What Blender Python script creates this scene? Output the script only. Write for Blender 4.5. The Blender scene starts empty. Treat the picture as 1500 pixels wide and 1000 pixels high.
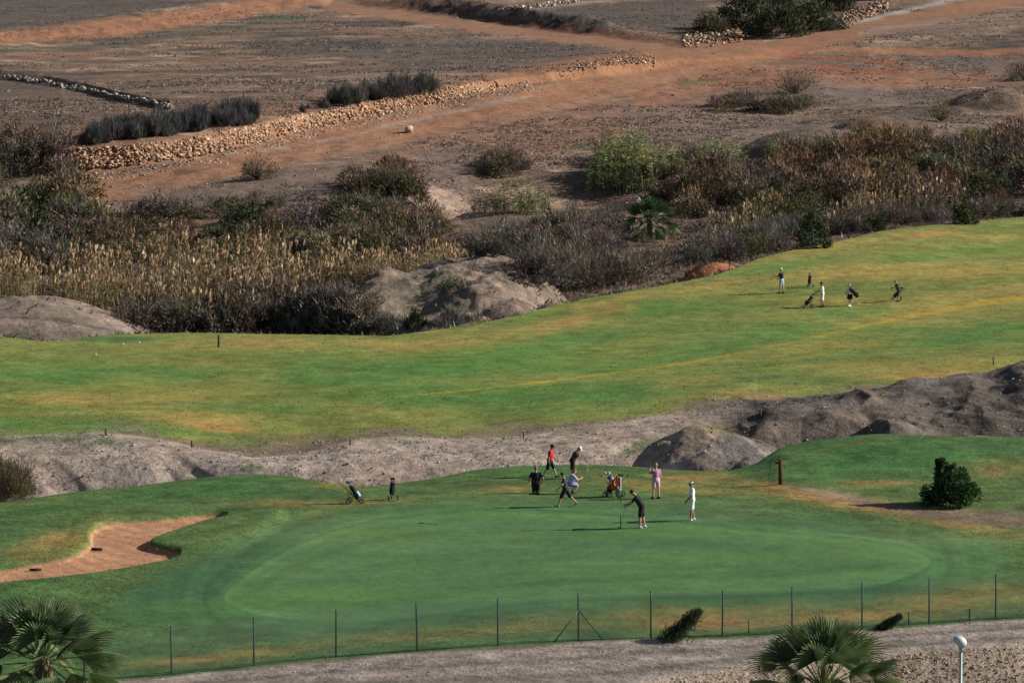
import bpy, bmesh, math, random
import numpy as np
from mathutils import Vector, Matrix

# ------------------------------------------------------------------ camera, light, exposure
SC = bpy.context.scene
COL = SC.collection
ZC = 28.0                      # camera height above the world's zero
F = 5500.0                     # focal length in pixels of a 1500 wide picture
TH = math.atan(650.0 / F)      # camera looks down by this angle
cam_data = bpy.data.cameras.new("camera")
cam = bpy.data.objects.new("camera", cam_data)
COL.objects.link(cam)
cam.location = (0, 0, ZC)
cam.rotation_euler = (math.pi / 2 - TH, 0, 0)
cam_data.sensor_width = 36.0
cam_data.lens = 36.0 * F / 1500.0
cam_data.clip_start = 1.0
cam_data.clip_end = 6000.0
SC.camera = cam

SUN_EL, SUN_AZ = math.radians(27), math.radians(9)     # azimuth counted from +X towards +Y
world = bpy.data.worlds.new("World")
SC.world = world
world.use_nodes = True
wn = world.node_tree
sky = wn.nodes.new("ShaderNodeTexSky")
sky.sky_type = 'NISHITA'
sky.sun_disc = False
sky.sun_elevation = SUN_EL
sky.sun_rotation = math.pi / 2 - SUN_AZ
sky.air_density = 1.0
sky.dust_density = 1.5
wn.links.new(sky.outputs[0], wn.nodes["Background"].inputs[0])
wn.nodes["Background"].inputs[1].default_value = 0.05
sun_data = bpy.data.lights.new("sun", 'SUN')
sun_data.energy = 5.0
sun_data.angle = math.radians(0.5)
sun_data.color = (1.0, 0.955, 0.88)
sun = bpy.data.objects.new("sun", sun_data)
COL.objects.link(sun)
sdir = Vector((math.cos(SUN_EL) * math.cos(SUN_AZ), math.cos(SUN_EL) * math.sin(SUN_AZ), math.sin(SUN_EL)))
sun.rotation_euler = sdir.to_track_quat('Z', 'Y').to_euler()
SC.view_settings.view_transform = 'Standard'
SC.view_settings.look = 'None'
SC.view_settings.exposure = 0.52
SC.view_settings.gamma = 1.0

# ------------------------------------------------------------------ helpers
rng = np.random.default_rng(7)
random.seed(7)

def hash2(ix, iy, seed):
    h = (ix.astype(np.int64) * 374761393 + iy.astype(np.int64) * 668265263 + seed * 1442695041) & 0xffffffff
    h = ((h ^ (h >> 13)) * 1274126177) & 0xffffffff
    h = (h ^ (h >> 16)) & 0xffff
    return h.astype(np.float32) / 65535.0

def vnoise(x, y, seed=0):
    ix, iy = np.floor(x), np.floor(y)
    fx, fy = (x - ix).astype(np.float32), (y - iy).astype(np.float32)
    fx = fx * fx * (3 - 2 * fx)
    fy = fy * fy * (3 - 2 * fy)
    ix = ix.astype(np.int64); iy = iy.astype(np.int64)
    a, b = hash2(ix, iy, seed), hash2(ix + 1, iy, seed)
    c, d = hash2(ix, iy + 1, seed), hash2(ix + 1, iy + 1, seed)
    return (a * (1 - fx) + b * fx) * (1 - fy) + (c * (1 - fx) + d * fx) * fy

def fbm(x, y, scale, seed=0, octv=4, gain=0.5):
    """noise in about -1..1, SCALE metres per largest wave"""
    s, amp, tot = 0.0, 1.0, 0.0
    f = 1.0 / scale
    for o in range(octv):
        s = s + amp * (vnoise(x * f + 17.3 * o, y * f - 9.1 * o, seed + o) * 2 - 1)
        tot += amp
        amp *= gain
        f *= 2.03
    return s / tot * 1.6

def sstep(a, b, x):
    t = np.clip((x - a) / (b - a), 0, 1)
    return t * t * (3 - 2 * t)

def ray_of(px, py):
    """pixel of the 1500x1000 photograph -> X/Y and Z/Y of its ray"""
    a, b = (px - 750.0) / F, (500.0 - py) / F
    w = math.cos(TH) + b * math.sin(TH)
    return a / w, (b * math.cos(TH) - math.sin(TH)) / w

def project(x, y, z):
    zz = z - ZC
    D = y * math.cos(TH) - zz * math.sin(TH)
    v = zz * math.cos(TH) + y * math.sin(TH)
    return 750 + F * x / D, 500 - F * v / D

def pchip(xk, yk, x):
    h = np.diff(xk); dl = np.diff(yk) / h
    m = np.zeros_like(yk)
    s = dl[:-1] * dl[1:] > 0
    w1, w2 = 2 * h[1:] + h[:-1], h[1:] + 2 * h[:-1]
    with np.errstate(divide='ignore', invalid='ignore'):
        mm = (w1 + w2) / (w1 / dl[:-1] + w2 / dl[1:])
    m[1:-1] = np.where(s, mm, 0)
    m[0], m[-1] = dl[0], dl[-1]
    i = np.clip(np.searchsorted(xk, x) - 1, 0, len(xk) - 2)
    t = np.clip((x - xk[i]) / h[i], 0, 1)
    t2, t3 = t * t, t * t * t
    return (2*t3 - 3*t2 + 1) * yk[i] + (t3 - 2*t2 + t) * h[i] * m[i] + (-2*t3 + 3*t2) * yk[i+1] + (t3 - t2) * h[i] * m[i+1]

def mesh_from(name, V, faces_flat, sizes, mats=(), colors=None, rough=None, smooth=False, mat_idx=None):
    """V (n,3); faces_flat vertex indices; sizes an int (all the same) or an array of polygon sizes"""
    me = bpy.data.meshes.new(name)
    V = np.ascontiguousarray(V, dtype=np.float32)
    ff = np.ascontiguousarray(faces_flat, dtype=np.int32).ravel()
    if np.isscalar(sizes):
        n = len(ff) // sizes
        starts = np.arange(n, dtype=np.int32) * sizes
    else:
        n = len(sizes)
        starts = np.concatenate([[0], np.cumsum(sizes)[:-1]]).astype(np.int32)
    me.vertices.add(len(V)); me.vertices.foreach_set("co", V.ravel())
    me.loops.add(len(ff)); me.loops.foreach_set("vertex_index", ff)
    me.polygons.add(n); me.polygons.foreach_set("loop_start", starts)
    if mat_idx is not None:
        me.polygons.foreach_set("material_index", np.ascontiguousarray(mat_idx, dtype=np.int32))
    me.update(calc_edges=True)
    if smooth:
        me.polygons.foreach_set("use_smooth", np.ones(n, dtype=bool))
    if colors is not None:
        at = me.color_attributes.new("albedo", 'FLOAT_COLOR', 'POINT')
        c4 = np.ones((len(V), 4), dtype=np.float32); c4[:, :3] = colors
        at.data.foreach_set("color", c4.ravel())
    if rough is not None:
        at = me.attributes.new("grain", 'FLOAT', 'POINT')
        at.data.foreach_set("value", np.ascontiguousarray(rough, dtype=np.float32))
    for m in mats:
        me.materials.append(m)
    me.validate(verbose=False)
    return me

def link(name, data, parent=None, **props):
    o = bpy.data.objects.new(name, data)
    COL.objects.link(o)
    if parent is not None:
        o.parent = parent
    for k, v in props.items():
        if v is not None:
            o[k] = v
    return o

def thing(name, label, category, loc=(0, 0, 0), rotz=0.0, group=None):
    o = bpy.data.objects.new(name, None)
    COL.objects.link(o)
    o.empty_display_size = 0.2
    o.location = loc
    o.rotation_euler = (0, 0, rotz)
    o['label'] = label
    o['category'] = category
    if group:
        o['group'] = group
    return o

def new_mat(name):
    m = bpy.data.materials.new(name)
    m.use_nodes = True
    nt = m.node_tree
    return m, nt, nt.nodes["Principled BSDF"]

def plain_mat(name, col, rough=0.6, metal=0.0, var=0.15, scale=25.0, spec=0.3):
    """a procedural material: base colour broken up by noise, slightly uneven gloss"""
    m, nt, b = new_mat(name)
    tc = nt.nodes.new("ShaderNodeTexCoord")
    nz = nt.nodes.new("ShaderNodeTexNoise"); nz.inputs["Scale"].default_value = scale; nz.inputs["Detail"].default_value = 4
    nt.links.new(tc.outputs["Object"], nz.inputs["Vector"])
    mx = nt.nodes.new("ShaderNodeMix"); mx.data_type = 'RGBA'
    mx.inputs[6].default_value = (*[c * (1 - var) for c in col], 1)
    mx.inputs[7].default_value = (*[min(1, c * (1 + var)) for c in col], 1)
    nt.links.new(nz.outputs[0], mx.inputs[0])
    nt.links.new(mx.outputs[2], b.inputs["Base Color"])
    b.inputs["Roughness"].default_value = rough
    b.inputs["Metallic"].default_value = metal
    b.inputs["Specular IOR Level"].default_value = spec
    return m

# the ground: colour attribute broken up by noise at three sizes, relief from the grain attribute
def ground_material():
    m, nt, b = new_mat("ground")
    N, L = nt.nodes, nt.links
    at = N.new("ShaderNodeAttribute"); at.attribute_name = "albedo"
    gr = N.new("ShaderNodeAttribute"); gr.attribute_name = "grain"
    geo = N.new("ShaderNodeNewGeometry")
    def noise(scale, detail, rough=0.6):
        n = N.new("ShaderNodeTexNoise")
        n.inputs["Scale"].default_value = scale; n.inputs["Detail"].default_value = detail; n.inputs["Roughness"].default_value = rough
        L.new(geo.outputs["Position"], n.inputs["Vector"])
        return n
    def math_(op, a, c):
        n = N.new("ShaderNodeMath"); n.operation = op
        for i, v in enumerate((a, c)):
            if isinstance(v, (int, float)): n.inputs[i].default_value = v
            else: L.new(v, n.inputs[i])
        return n.outputs[0]
    n1, n2 = noise(2.2, 6, 0.7), noise(9.0, 3, 0.7)
    n0 = noise(0.75, 5, 0.65)
    v = math_('ADD', math_('MULTIPLY', n1.outputs[0], 2.2), math_('MULTIPLY', n2.outputs[0], 1.5))
    v = math_('SUBTRACT', math_('ADD', v, math_('MULTIPLY', n0.outputs[0], 1.3)), 2.5)
    amt = math_('ADD', math_('MULTIPLY', gr.outputs["Fac"], 0.75), 0.32)
    v = math_('ADD', math_('MULTIPLY', v, amt), 1.0)
    v = math_('MINIMUM', math_('MAXIMUM', v, 0.35), 1.9)
    vm = N.new("ShaderNodeVectorMath"); vm.operation = 'SCALE'
    L.new(at.outputs["Color"], vm.inputs[0]); L.new(v, vm.inputs["Scale"])
    L.new(vm.outputs[0], b.inputs["Base Color"])
    b.inputs["Roughness"].default_value = 0.95
    b.inputs["Specular IOR Level"].default_value = 0.08
    bp = N.new("ShaderNodeBump")
    bp.inputs["Distance"].default_value = 0.22
    n3 = noise(3.6, 5, 0.72)
    L.new(n3.outputs[0], bp.inputs["Height"])
    L.new(math_('ADD', math_('MULTIPLY', gr.outputs["Fac"], 0.85), 0.1), bp.inputs["Strength"])
    L.new(bp.outputs[0], b.inputs["Normal"])
    return m
GROUND = ground_material()

def foliage_material(name, rough=0.75, trans=0.0):
    m, nt, b = new_mat(name)
    at = nt.nodes.new("ShaderNodeAttribute"); at.attribute_name = "albedo"
    geo = nt.nodes.new("ShaderNodeNewGeometry")
    nz = nt.nodes.new("ShaderNodeTexNoise"); nz.inputs["Scale"].default_value = 3.0
    nt.links.new(geo.outputs["Position"], nz.inputs["Vector"])
    mr = nt.nodes.new("ShaderNodeMapRange"); mr.inputs[3].default_value = 0.7; mr.inputs[4].default_value = 1.3
    nt.links.new(nz.outputs[0], mr.inputs[0])
    vm = nt.nodes.new("ShaderNodeVectorMath"); vm.operation = 'SCALE'
    nt.links.new(at.outputs["Color"], vm.inputs[0]); nt.links.new(mr.outputs[0], vm.inputs["Scale"])
    nt.links.new(vm.outputs[0], b.inputs["Base Color"])
    b.inputs["Roughness"].default_value = rough
    b.inputs["Specular IOR Level"].default_value = 0.2
    if trans:
        tr = nt.nodes.new("ShaderNodeBsdfTranslucent")
        nt.links.new(vm.outputs[0], tr.inputs["Color"])
        mix = nt.nodes.new("ShaderNodeMixShader"); mix.inputs[0].default_value = trans
        out = nt.nodes["Material Output"]
        nt.links.new(b.outputs[0], mix.inputs[1]); nt.links.new(tr.outputs[0], mix.inputs[2])
        nt.links.new(mix.outputs[0], out.inputs["Surface"])
    return m
FOLIAGE = foliage_material("foliage", 0.75, 0.2)
PALMLEAF = foliage_material("palm_leaf", 0.42, 0.15)
STONE = foliage_material("stone", 0.95)
# ------------------------------------------------------------------ the land: one lofted sheet
PXS = np.arange(-190, 1691, 1.75)
UC = np.array([ray_of(p, 600.0)[0] for p in PXS])            # X/Y of each column

def line(pts):
    """feature line across the land: (px, py, distance) or (px, None, distance, z) -> distance and z for every column"""
    u, d, z = [], [], []
    for p in pts:
        uu, k = ray_of(p[0], p[1] if p[1] is not None else 600.0)
        u.append(uu); d.append(p[2]); z.append(p[3] if p[1] is None else ZC + k * p[2])
    u, d, z = map(np.array, (u, d, z))
    return pchip(u, d, UC), pchip(u, z, UC)

def flat(d0, z0, d1=None, z1=None):
    t = (PXS + 190) / 1880
    return d0 + ((d1 if d1 is not None else d0) - d0) * t, z0 + ((z1 if z1 is not None else z0) - z0) * t

E1 = line([(-190, 1062, 120), (250, 1030, 122.6), (500, 1012, 124.4), (900, 1000, 125.8), (1100, 972, 129), (1300, 955, 131.2), (1500, 942, 132.3), (1690, 932, 133.5)])
FE = line([(-190, 1018, 125.5), (250, 990, 127.5), (490, 964, 129.5), (730, 947, 131), (848, 940, 132), (955, 936, 132.7), (1060, 934, 133.2), (1265, 922, 134.8), (1463, 909, 136.5), (1690, 895, 138.3)])
G1 = line([(-190, 905, 139), (0, 900, 139.3), (250, 925, 136.6), (500, 925, 136.5), (850, 905, 138), (1100, 885, 140.5), (1300, 875, 142), (1500, 865, 144), (1690, 856, 145.5)])
G2 = line([(-190, 822, 148), (0, 820, 148.5), (300, 815, 149.3), (850, 815, 149.5), (1200, 808, 150.5), (1500, 800, 153), (1690, 795, 154)])
G3 = line([(-190, 765, 157.5), (0, 757, 158.5), (300, 745, 160.5), (600, 742, 160.7), (850, 742, 161), (1050, 740, 161.5), (1300, 738, 163), (1500, 738, 163.5), (1690, 738, 163.5)])
G4 = line([(-190, 748, 162), (0, 737, 164), (100, 722, 167), (200, 712, 169), (300, 700, 171), (370, 695, 172), (420, 697, 171.5), (470, 706, 169), (540, 712, 168.3), (600, 706, 170), (650, 698, 172), (700, 688, 174.5), (760, 683, 176), (850, 681, 177), (930, 684, 176), (1000, 689, 175), (1060, 690, 174.5), (1100, 682, 175), (1150, 655, 177.5), (1220, 643, 179), (1290, 637, 180), (1400, 640, 180), (1500, 641, 180), (1690, 641, 180)])
G5 = (G4[0] + 4.5, G4[1] - 1.9)
B0 = line([(-190, None, 189.5, -3.4), (300, None, 189.5, -3.2), (600, None, 188, -2.4), (1000, None, 187.5, -1.8), (1690, None, 188.5, -1.0)])
MM = line([(-190, 682, 194.2), (0, 676, 194.2), (150, 668, 194.7), (250, 672, 194.2), (380, 688, 192.2), (520, 670, 193.8), (760, 660, 194.8), (900, 648, 196), (1000, 634, 198), (1060, 648, 197), (1095, 632, 198), (1125, 608, 199.5), (1155, 597, 201), (1220, 584, 203), (1290, 569, 206), (1330, 556, 207), (1420, 549, 208), (1500, 527, 210), (1690, 500, 212)])
B1 = line([(-190, 640, 199), (0, 636, 199), (150, 632, 199.5), (250, 645, 198), (330, 660, 196), (380, 667, 195.2), (430, 664, 195.8), (480, 655, 196.8), (520, 645, 198), (600, 640, 199), (680, 642, 199), (760, 637, 199.5), (830, 625, 201), (900, 618, 202), (1000, 603, 204.5), (1060, None, 206, 0.1), (1200, None, 210, 0.0), (1400, None, 214, 0.3), (1690, None, 219, 0.8)])
W1 = line([(-190, 560, 217), (0, 560, 217), (600, 560, 217.5), (1000, 540, 222), (1200, 520, 226), (1690, 478, 236)])
W2 = line([(-190, 503, 233), (0, 505, 232.5), (600, 500, 235), (900, 470, 246), (1150, 432, 260), (1300, 440, 258), (1690, 425, 264)])
W3 = line([(-190, 485, 241), (0, 490, 240), (65, 497, 238), (180, 487, 241), (300, 485, 242), (420, 487, 242), (560, 490, 241), (640, 480, 246), (760, 458, 252), (830, 440, 258), (960, 418, 264), (1050, 400, 270), (1120, 375, 279), (1220, 352, 288), (1300, 335, 295), (1400, 325, 301), (1500, 317, 306), (1690, 308, 311)])
R1 = (W3[0] + 6, W3[1] - 2.6)
R2 = line([(-190, 420, 284), (0, 415, 286), (300, 405, 288), (600, 395, 291), (800, 385, 297), (1000, 355, 308), (1200, 322, 322), (1500, 302, 334), (1690, 298, 337)])
H1 = line([(-190, 372, 304), (0, 368, 305), (300, 356, 309), (600, 345, 313), (900, 322, 322), (1200, 280, 341), (1500, 262, 350), (1690, 258, 352)])
H2 = line([(-190, 310, 326), (0, 300, 329), (150, 290, 332), (400, 268, 339), (600, 255, 344), (800, 240, 351), (1000, 220, 361), (1200, 195, 374), (1500, 180, 382), (1690, 175, 384)])
WALLH = np.interp(PXS, [-190, 60, 95, 300, 400, 600, 770, 840, 940, 1120, 1700], [1.2, 1.6, 2.1, 1.9, 1.8, 1.5, 0.9, 1.1, 1.0, 0.3, 0.25])
WB = line([(-190, 280, 345), (95, 252, 351), (200, 243, 354.5), (300, 228, 362), (400, 205, 374), (480, 186, 384.5), (560, 168, 394.5), (650, 148, 406), (770, 127, 419), (900, 110, 431), (1000, 100, 440), (1200, 78, 457), (1500, 40, 487), (1690, 20, 500)])
WT = (WB[0] + 1.3, WB[1] + WALLH)
T1 = line([(-190, 125, 424), (0, 118, 427), (300, 103, 439), (600, 85, 456), (900, 62, 477), (1200, 40, 502), (1690, 0, 543)])
T2 = line([(-190, 62, 482), (0, 60, 484), (300, 45, 498), (600, 30, 512), (900, 18, 524), (1200, 0, 547), (1690, -40, 593)])
T3 = line([(-190, -30, 640), (1000, -45, 660), (1690, -90, 690)])
T4 = flat(1000, 30, 1000, 45)
T5 = flat(1600, 95, 1600, 120)
N0 = flat(20, -1.6)
N1 = flat(88, -1.6)
E0 = (E1[0] - 5.5, E1[1] - 3.2)
LN = ['N0', 'N1', 'E0', 'E1', 'FE', 'G1', 'G2', 'G3', 'G4', 'G5', 'B0', 'MM', 'B1', 'W1', 'W2', 'W3', 'R1', 'R2', 'H1', 'H2', 'WB', 'WT', 'T1', 'T2', 'T3', 'T4', 'T5']
LD = np.array([globals()[n][0] for n in LN]); LZ = np.array([globals()[n][1] for n in LN])
LI = {n: i for i, n in enumerate(LN)}

prof = [(4000, 40), (2200, 70), (1500, 95), (1100, 117), (1030, 123), (940, 132), (815, 149.5), (740, 161), (690, 177), (675, 186), (640, 199), (560, 216), (490, 240), (440, 262), (400, 272), (360, 290), (300, 325), (250, 345), (200, 375), (150, 405), (100, 440), (50, 480), (0, 530), (-60, 640), (-130, 1000), (-145, 1500)]
dens = [0.02, 0.04, 0.2, 0.7, 1.0, 1.0, 0.9, 1.0, 1.6, 2.4, 1.0, 0.9, 1.2, 1.2, 1.2, 1.2, 1.5, 1.8, 1.8, 1.6, 1.2, 1.0, 0.6, 0.12, 0.1]
rows = []
for (a, b), dn in zip(zip(prof[:-1], prof[1:]), dens):
    n = max(2, int(abs(a[0] - b[0]) * dn))
    rows += list(np.linspace(a[1], b[1], n, endpoint=False))
YR = np.array(rows + [1500.0]); YR[0] = 40
NR, NC = len(YR), len(PXS)
Z = np.zeros((NR, NC)); S = np.zeros((NR, NC), dtype=np.float32)      # S: which feature lines a vertex lies between
for j in range(NC):
    Z[:, j] = pchip(LD[:, j], LZ[:, j], YR)
    S[:, j] = np.interp(YR, LD[:, j], np.arange(len(LN)))
Y = np.repeat(YR[:, None], NC, axis=1)
X = Y * UC[None, :]

def col_of(px):
    return ray_of(px, 600.0)[0]

def at_d(px, d):
    return col_of(px) * d, d

def lay(a, b, soft=0.25):
    """1 between the feature lines a and b"""
    i, k = LI[a], LI[b]
    return sstep(i - soft, i + soft, S) * (1 - sstep(k - soft, k + soft, S))

def dome(px, d, rx, ry, h, power=1.0, rot=0.0):
    cx, cy = at_d(px, d)
    dx, dy = X - cx, Y - cy
    c, s = math.cos(rot), math.sin(rot)
    q = ((dx * c + dy * s) / rx) ** 2 + ((-dx * s + dy * c) / ry) ** 2
    return h * np.clip(1 - q, 0, 1) ** power

# gentle swells everywhere, rough relief on the banks, mounds and the scrub land
big = fbm(X, Y, 38, 3, 3)
mid = fbm(X, Y, 9, 11, 4)
fine = fbm(X, Y, 2.2, 21, 4, 0.55)
bank = lay('G5', 'B1', 0.5)
right = sstep(col_of(960), col_of(1120), UC)[None, :]
left = 1 - sstep(col_of(360), col_of(430), UC)[None, :]
Z += 0.07 * big * lay('FE', 'G4', 1) + (0.30 * big + 0.30 * fbm(X * .8, Y, 22, 6, 2)) * lay('B1', 'W3', 0.4) + 0.03 * mid * lay('B1', 'W3', 0.3)
ridge = 1 - np.abs(fbm(X + 2.0 * mid, Y * 0.6, 5.5, 41, 4))
Z += bank * right * (0.42 * (ridge - 0.65) + 0.30 * mid + 0.15 * fine)
Z += bank * (1 - right) * (0.10 * fine + 0.18 * mid)
# erosion gullies that run down the pale bank on the left
gx = X + 0.75 * (Y - 190)
gul = np.abs(fbm(gx, Y * 0.12, 3.0, 55, 3))
Z -= bank * left * 0.95 * np.clip(0.34 - gul, 0, 1) * lay('G5', 'MM', 0.35) * 0.55
# spoil mounds right of the gravel bank
Z += np.maximum(dome(1045, 189.0, 4.5, 4.2, 3.0, 0.55), dome(1112, 186.8, 2.1, 3.0, 2.35, 0.55)) * (0.92 + 0.12 * ridge + 0.10 * mid) + 0.16 * fine * sstep(0, .4, dome(1060, 188.5, 6, 6, 1))
Z += dome(1340, 197, 6, 5, .7, 0.8)
Z += dome(1290, 193.0, 2.8, 3.6, 1.3, 0.7) + dome(1462, 190.0, 3.5, 4.2, 1.7, 0.6)
Z -= dome(1195, 193.5, 3.8, 5, .8, 0.9)
# wild ground behind the fairway
wild = lay('R1', 'T3', 0.6)
field = lay('WT', 'T3', 0.5)
Z += wild * (0.30 * mid + 0.09 * fine) * (1 - 0.6 * field)
Z += wild * 0.5 * big * (1 - field)
Z += np.maximum(np.maximum(dome(692, 273, 7.4, 14, 4.3, 0.75), dome(652, 258, 4.2, 9, 3.0, 0.8)), np.maximum(dome(745, 263, 4.2, 8, 2.5, 0.8), dome(595, 269, 7.0, 9, 3.0, .7))) * (.90 + .20 * mid + .12 * (ridge - .6)) + .20 * fine * sstep(0, .4, dome(670, 266, 11, 14, 1))
MNDL = dome(20, 259, 9.5, 13, 2.3, 0.8); Z += MNDL * (.92 + .18 * mid) + .10 * fine * sstep(0, .5, MNDL)
Z += dome(1045, 288, 2.6, 3.0, 1.4, 0.8)
Z += dome(1190, 362, 7, 9, 2.2, 1) + dome(970, 352, 5, 8, 1.8, 1) + dome(1310, 372, 8, 5, 1.8, 1) + dome(1460, 400, 6, 5, 1.6, 1)
Z -= dome(640, 330, 4.0, 13, 3.0, 1.2, -0.35)
Z -= dome(830, 338, 13, 11, 2.0, 1.0)
# earth banks along the upper tracks
PX, PY = project(X, Y, Z)

WOBBLE = fbm(X, Y, 3.2, 71, 4)

def seg_dist(pts, P=None, Q=None):
    P = PX if P is None else P; Q = PY if Q is None else Q
    best = np.full(P.shape, 1e9, dtype=np.float32)
    for (ax, ay), (bx, by) in zip(pts[:-1], pts[1:]):
        vx, vy = bx - ax, by - ay
        t = np.clip(((P - ax) * vx + (Q - ay) * vy) / (vx * vx + vy * vy + 1e-9), 0, 1)
        best = np.minimum(best, np.hypot(P - ax - t * vx, Q - ay - t * vy))
    return best

def inside(pts, P, Q):
    r = np.zeros(P.shape, dtype=bool)
    n = len(pts)
    for i in range(n):
        (x0, y0), (x1, y1) = pts[i], pts[(i + 1) % n]
        if y0 == y1:
            continue
        c = (y0 > Q) != (y1 > Q)
        r ^= c & (P < (x1 - x0) * (Q - y0) / (y1 - y0) + x0)
    return r

def spline(pts, n=8):
    """smooth open curve through points"""
    p = np.array(pts, float)
    t = np.concatenate([[0], np.cumsum(np.hypot(*np.diff(p, axis=0).T))])
    tt = np.linspace(0, t[-1], (len(p) - 1) * n + 1)
    return list(zip(pchip(t, p[:, 0], tt), pchip(t, p[:, 1], tt)))

def closed(pts, n=6):
    """smooth closed curve (Catmull-Rom)"""
    p = np.array(pts, float); m = len(p); out = []
    for i in range(m):
        a, b, c, d = p[(i - 1) % m], p[i], p[(i + 1) % m], p[(i + 2) % m]
        for k in range(n):
            t = k / n
            out.append(tuple(0.5 * ((2 * b) + (-a + c) * t + (2 * a - 5 * b + 4 * c - d) * t * t + (-a + 3 * b - 3 * c + d) * t ** 3)))
    return out

def region(pts, soft=4.0, wob=0.0, smooth=True, wobf=None):
    """soft mask of an outline; WOB pixels of uneven edge"""
    pts = closed(pts) if smooth else pts
    a = np.array(pts); m = soft + abs(wob) * 2 + 4
    box = (PX > a[:, 0].min() - m) & (PX < a[:, 0].max() + m) & (PY > a[:, 1].min() - m) & (PY < a[:, 1].max() + m)
    out = np.zeros(PX.shape, dtype=np.float32)
    P, Q = PX[box], PY[box]
    if len(P) == 0:
        return out
    d = seg_dist(list(pts) + [pts[0]], P, Q)
    sd = np.where(inside(pts, P, Q), d, -d)
    if wob:
        sd = sd + wob * (WOBBLE if wobf is None else wobf)[box]
    out[box] = sstep(-soft * 0.5, soft * 0.5, sd)
    return out

def stroke(pts, w, soft=3.0, wob=0.0, smooth=True):
    pts = spline(pts) if smooth else pts
    a = np.array(pts); W = w if np.isscalar(w) else max(w); m = W + soft + abs(wob) * 2 + 4
    box = (PX > a[:, 0].min() - m) & (PX < a[:, 0].max() + m) & (PY > a[:, 1].min() - m) & (PY < a[:, 1].max() + m)
    out = np.zeros(PX.shape, dtype=np.float32)
    P, Q = PX[box], PY[box]
    if len(P) == 0:
        return out
    d = seg_dist(pts, P, Q)
    hw = w / 2 if np.isscalar(w) else np.interp(P, np.linspace(a[0, 0], a[-1, 0], len(w)), w) / 2
    sd = hw - d
    if wob:
        sd = sd + wob * WOBBLE[box]
    out[box] = sstep(-soft * 0.5, soft * 0.5, sd)
    return out

def patch(px, py, rx, ry, slope=0.0, wob=0.5):
    """soft patch; SLOPE leans it in the picture"""
    q = ((PX - px) / rx) ** 2 + ((PY - py - slope * (PX - px)) / ry) ** 2
    return np.exp(-np.maximum(q + wob * WOBBLE * 1.2, 0) * 1.2).astype(np.float32)


GREENL, FAIRL, WILDL = lay('FE', 'G4', 0.2), lay('B1', 'W3', 0.2), lay('W3', 'T4', 0.2)
# sand bunker, sunk below the turf; the tongue of turf stands above it
BUNK = [(-40, 862), (0, 850), (75, 842), (150, 833), (215, 822), (262, 812), (242, 806), (219, 799), (226, 789), (262, 776), (300, 764), (330, 757), (310, 752), (255, 757), (210, 761), (160, 765), (134, 778), (131, 797), (105, 812), (60, 822), (10, 831), (-40, 838)]
bunk = region(BUNK, 3.5, 0.6) * GREENL
Z -= 0.17 * region(BUNK, 9, 0) * GREENL
TONGUE = [(219, 799), (226, 787), (262, 774), (310, 759), (350, 748), (410, 748), (400, 770), (340, 795), (275, 812), (240, 808)]
Z += 0.22 * region(TONGUE, 26, 0) * GREENL * (1 - bunk)
LIP = [(134, 776), (160, 763), (255, 755), (330, 752), (360, 744), (300, 742), (200, 750), (120, 762), (100, 790), (60, 815), (20, 826), (60, 818), (125, 800)]
Z += 0.05 * region(LIP, 14, 0) * GREENL * (1 - bunk)
# upper track banks (in metres, on the hill)
Z += 1.4 * stroke([(-60, 60), (0, 55), (150, 40), (300, 18), (420, 2), (470, -6)], 16, 22, 2.5) * WILDL
Z += 1.5 * stroke([(530, 6), (640, 14), (760, 32), (860, 45), (960, 57)], [5, 7, 8, 7, 2], 10, 1.0) * 1.35 * WILDL * sstep(525, 640, PX) * (1 - sstep(860, 985, PX))
Z += 0.8 * stroke([(0, 112), (80, 122), (180, 145), (250, 158)], 5, 6) * WILDL
PX, PY = project(X, Y, Z)

def mixc(c, new, m):
    return c * (1 - m[..., None]) + np.asarray(new, dtype=np.float32) * m[..., None]

def height(x, y):
    """height of the land at world points (arrays)"""
    x = np.asarray(x, float); y = np.asarray(y, float)
    fi = np.interp(y, YR, np.arange(NR)); fj = np.interp(x / y, UC, np.arange(NC))
    i = np.clip(fi.astype(int), 0, NR - 2); j = np.clip(fj.astype(int), 0, NC - 2)
    a, b = fi - i, fj - j
    return (Z[i, j] * (1 - a) * (1 - b) + Z[i + 1, j] * a * (1 - b) + Z[i, j + 1] * (1 - a) * b + Z[i + 1, j + 1] * a * b)

def ground_at(px, py, dmin=100.0, dmax=1400.0):
    """the point of the land seen at a pixel of the photograph, no nearer than dmin"""
    u, k = ray_of(px, py)
    j = float(np.interp(u, UC, np.arange(NC))); j0 = int(min(j, NC - 2)); b = j - j0
    zc = Z[:, j0] * (1 - b) + Z[:, j0 + 1] * b
    g = zc - (ZC + k * YR)
    ok = np.where((g[1:] >= 0) & (g[:-1] < 0) & (YR[1:] > dmin) & (YR[1:] < dmax))[0]
    if len(ok) == 0:
        i = int(np.argmin(np.abs(g) + 1e6 * ((YR < dmin) | (YR > dmax)))); y = YR[i]
        return Vector((u * y, y, float(height(u * y, y))))
    i = ok[0]; t = g[i] / (g[i] - g[i + 1]); y = YR[i] + (YR[i + 1] - YR[i]) * t
    return Vector((u * y, y, ZC + k * y))
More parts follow.
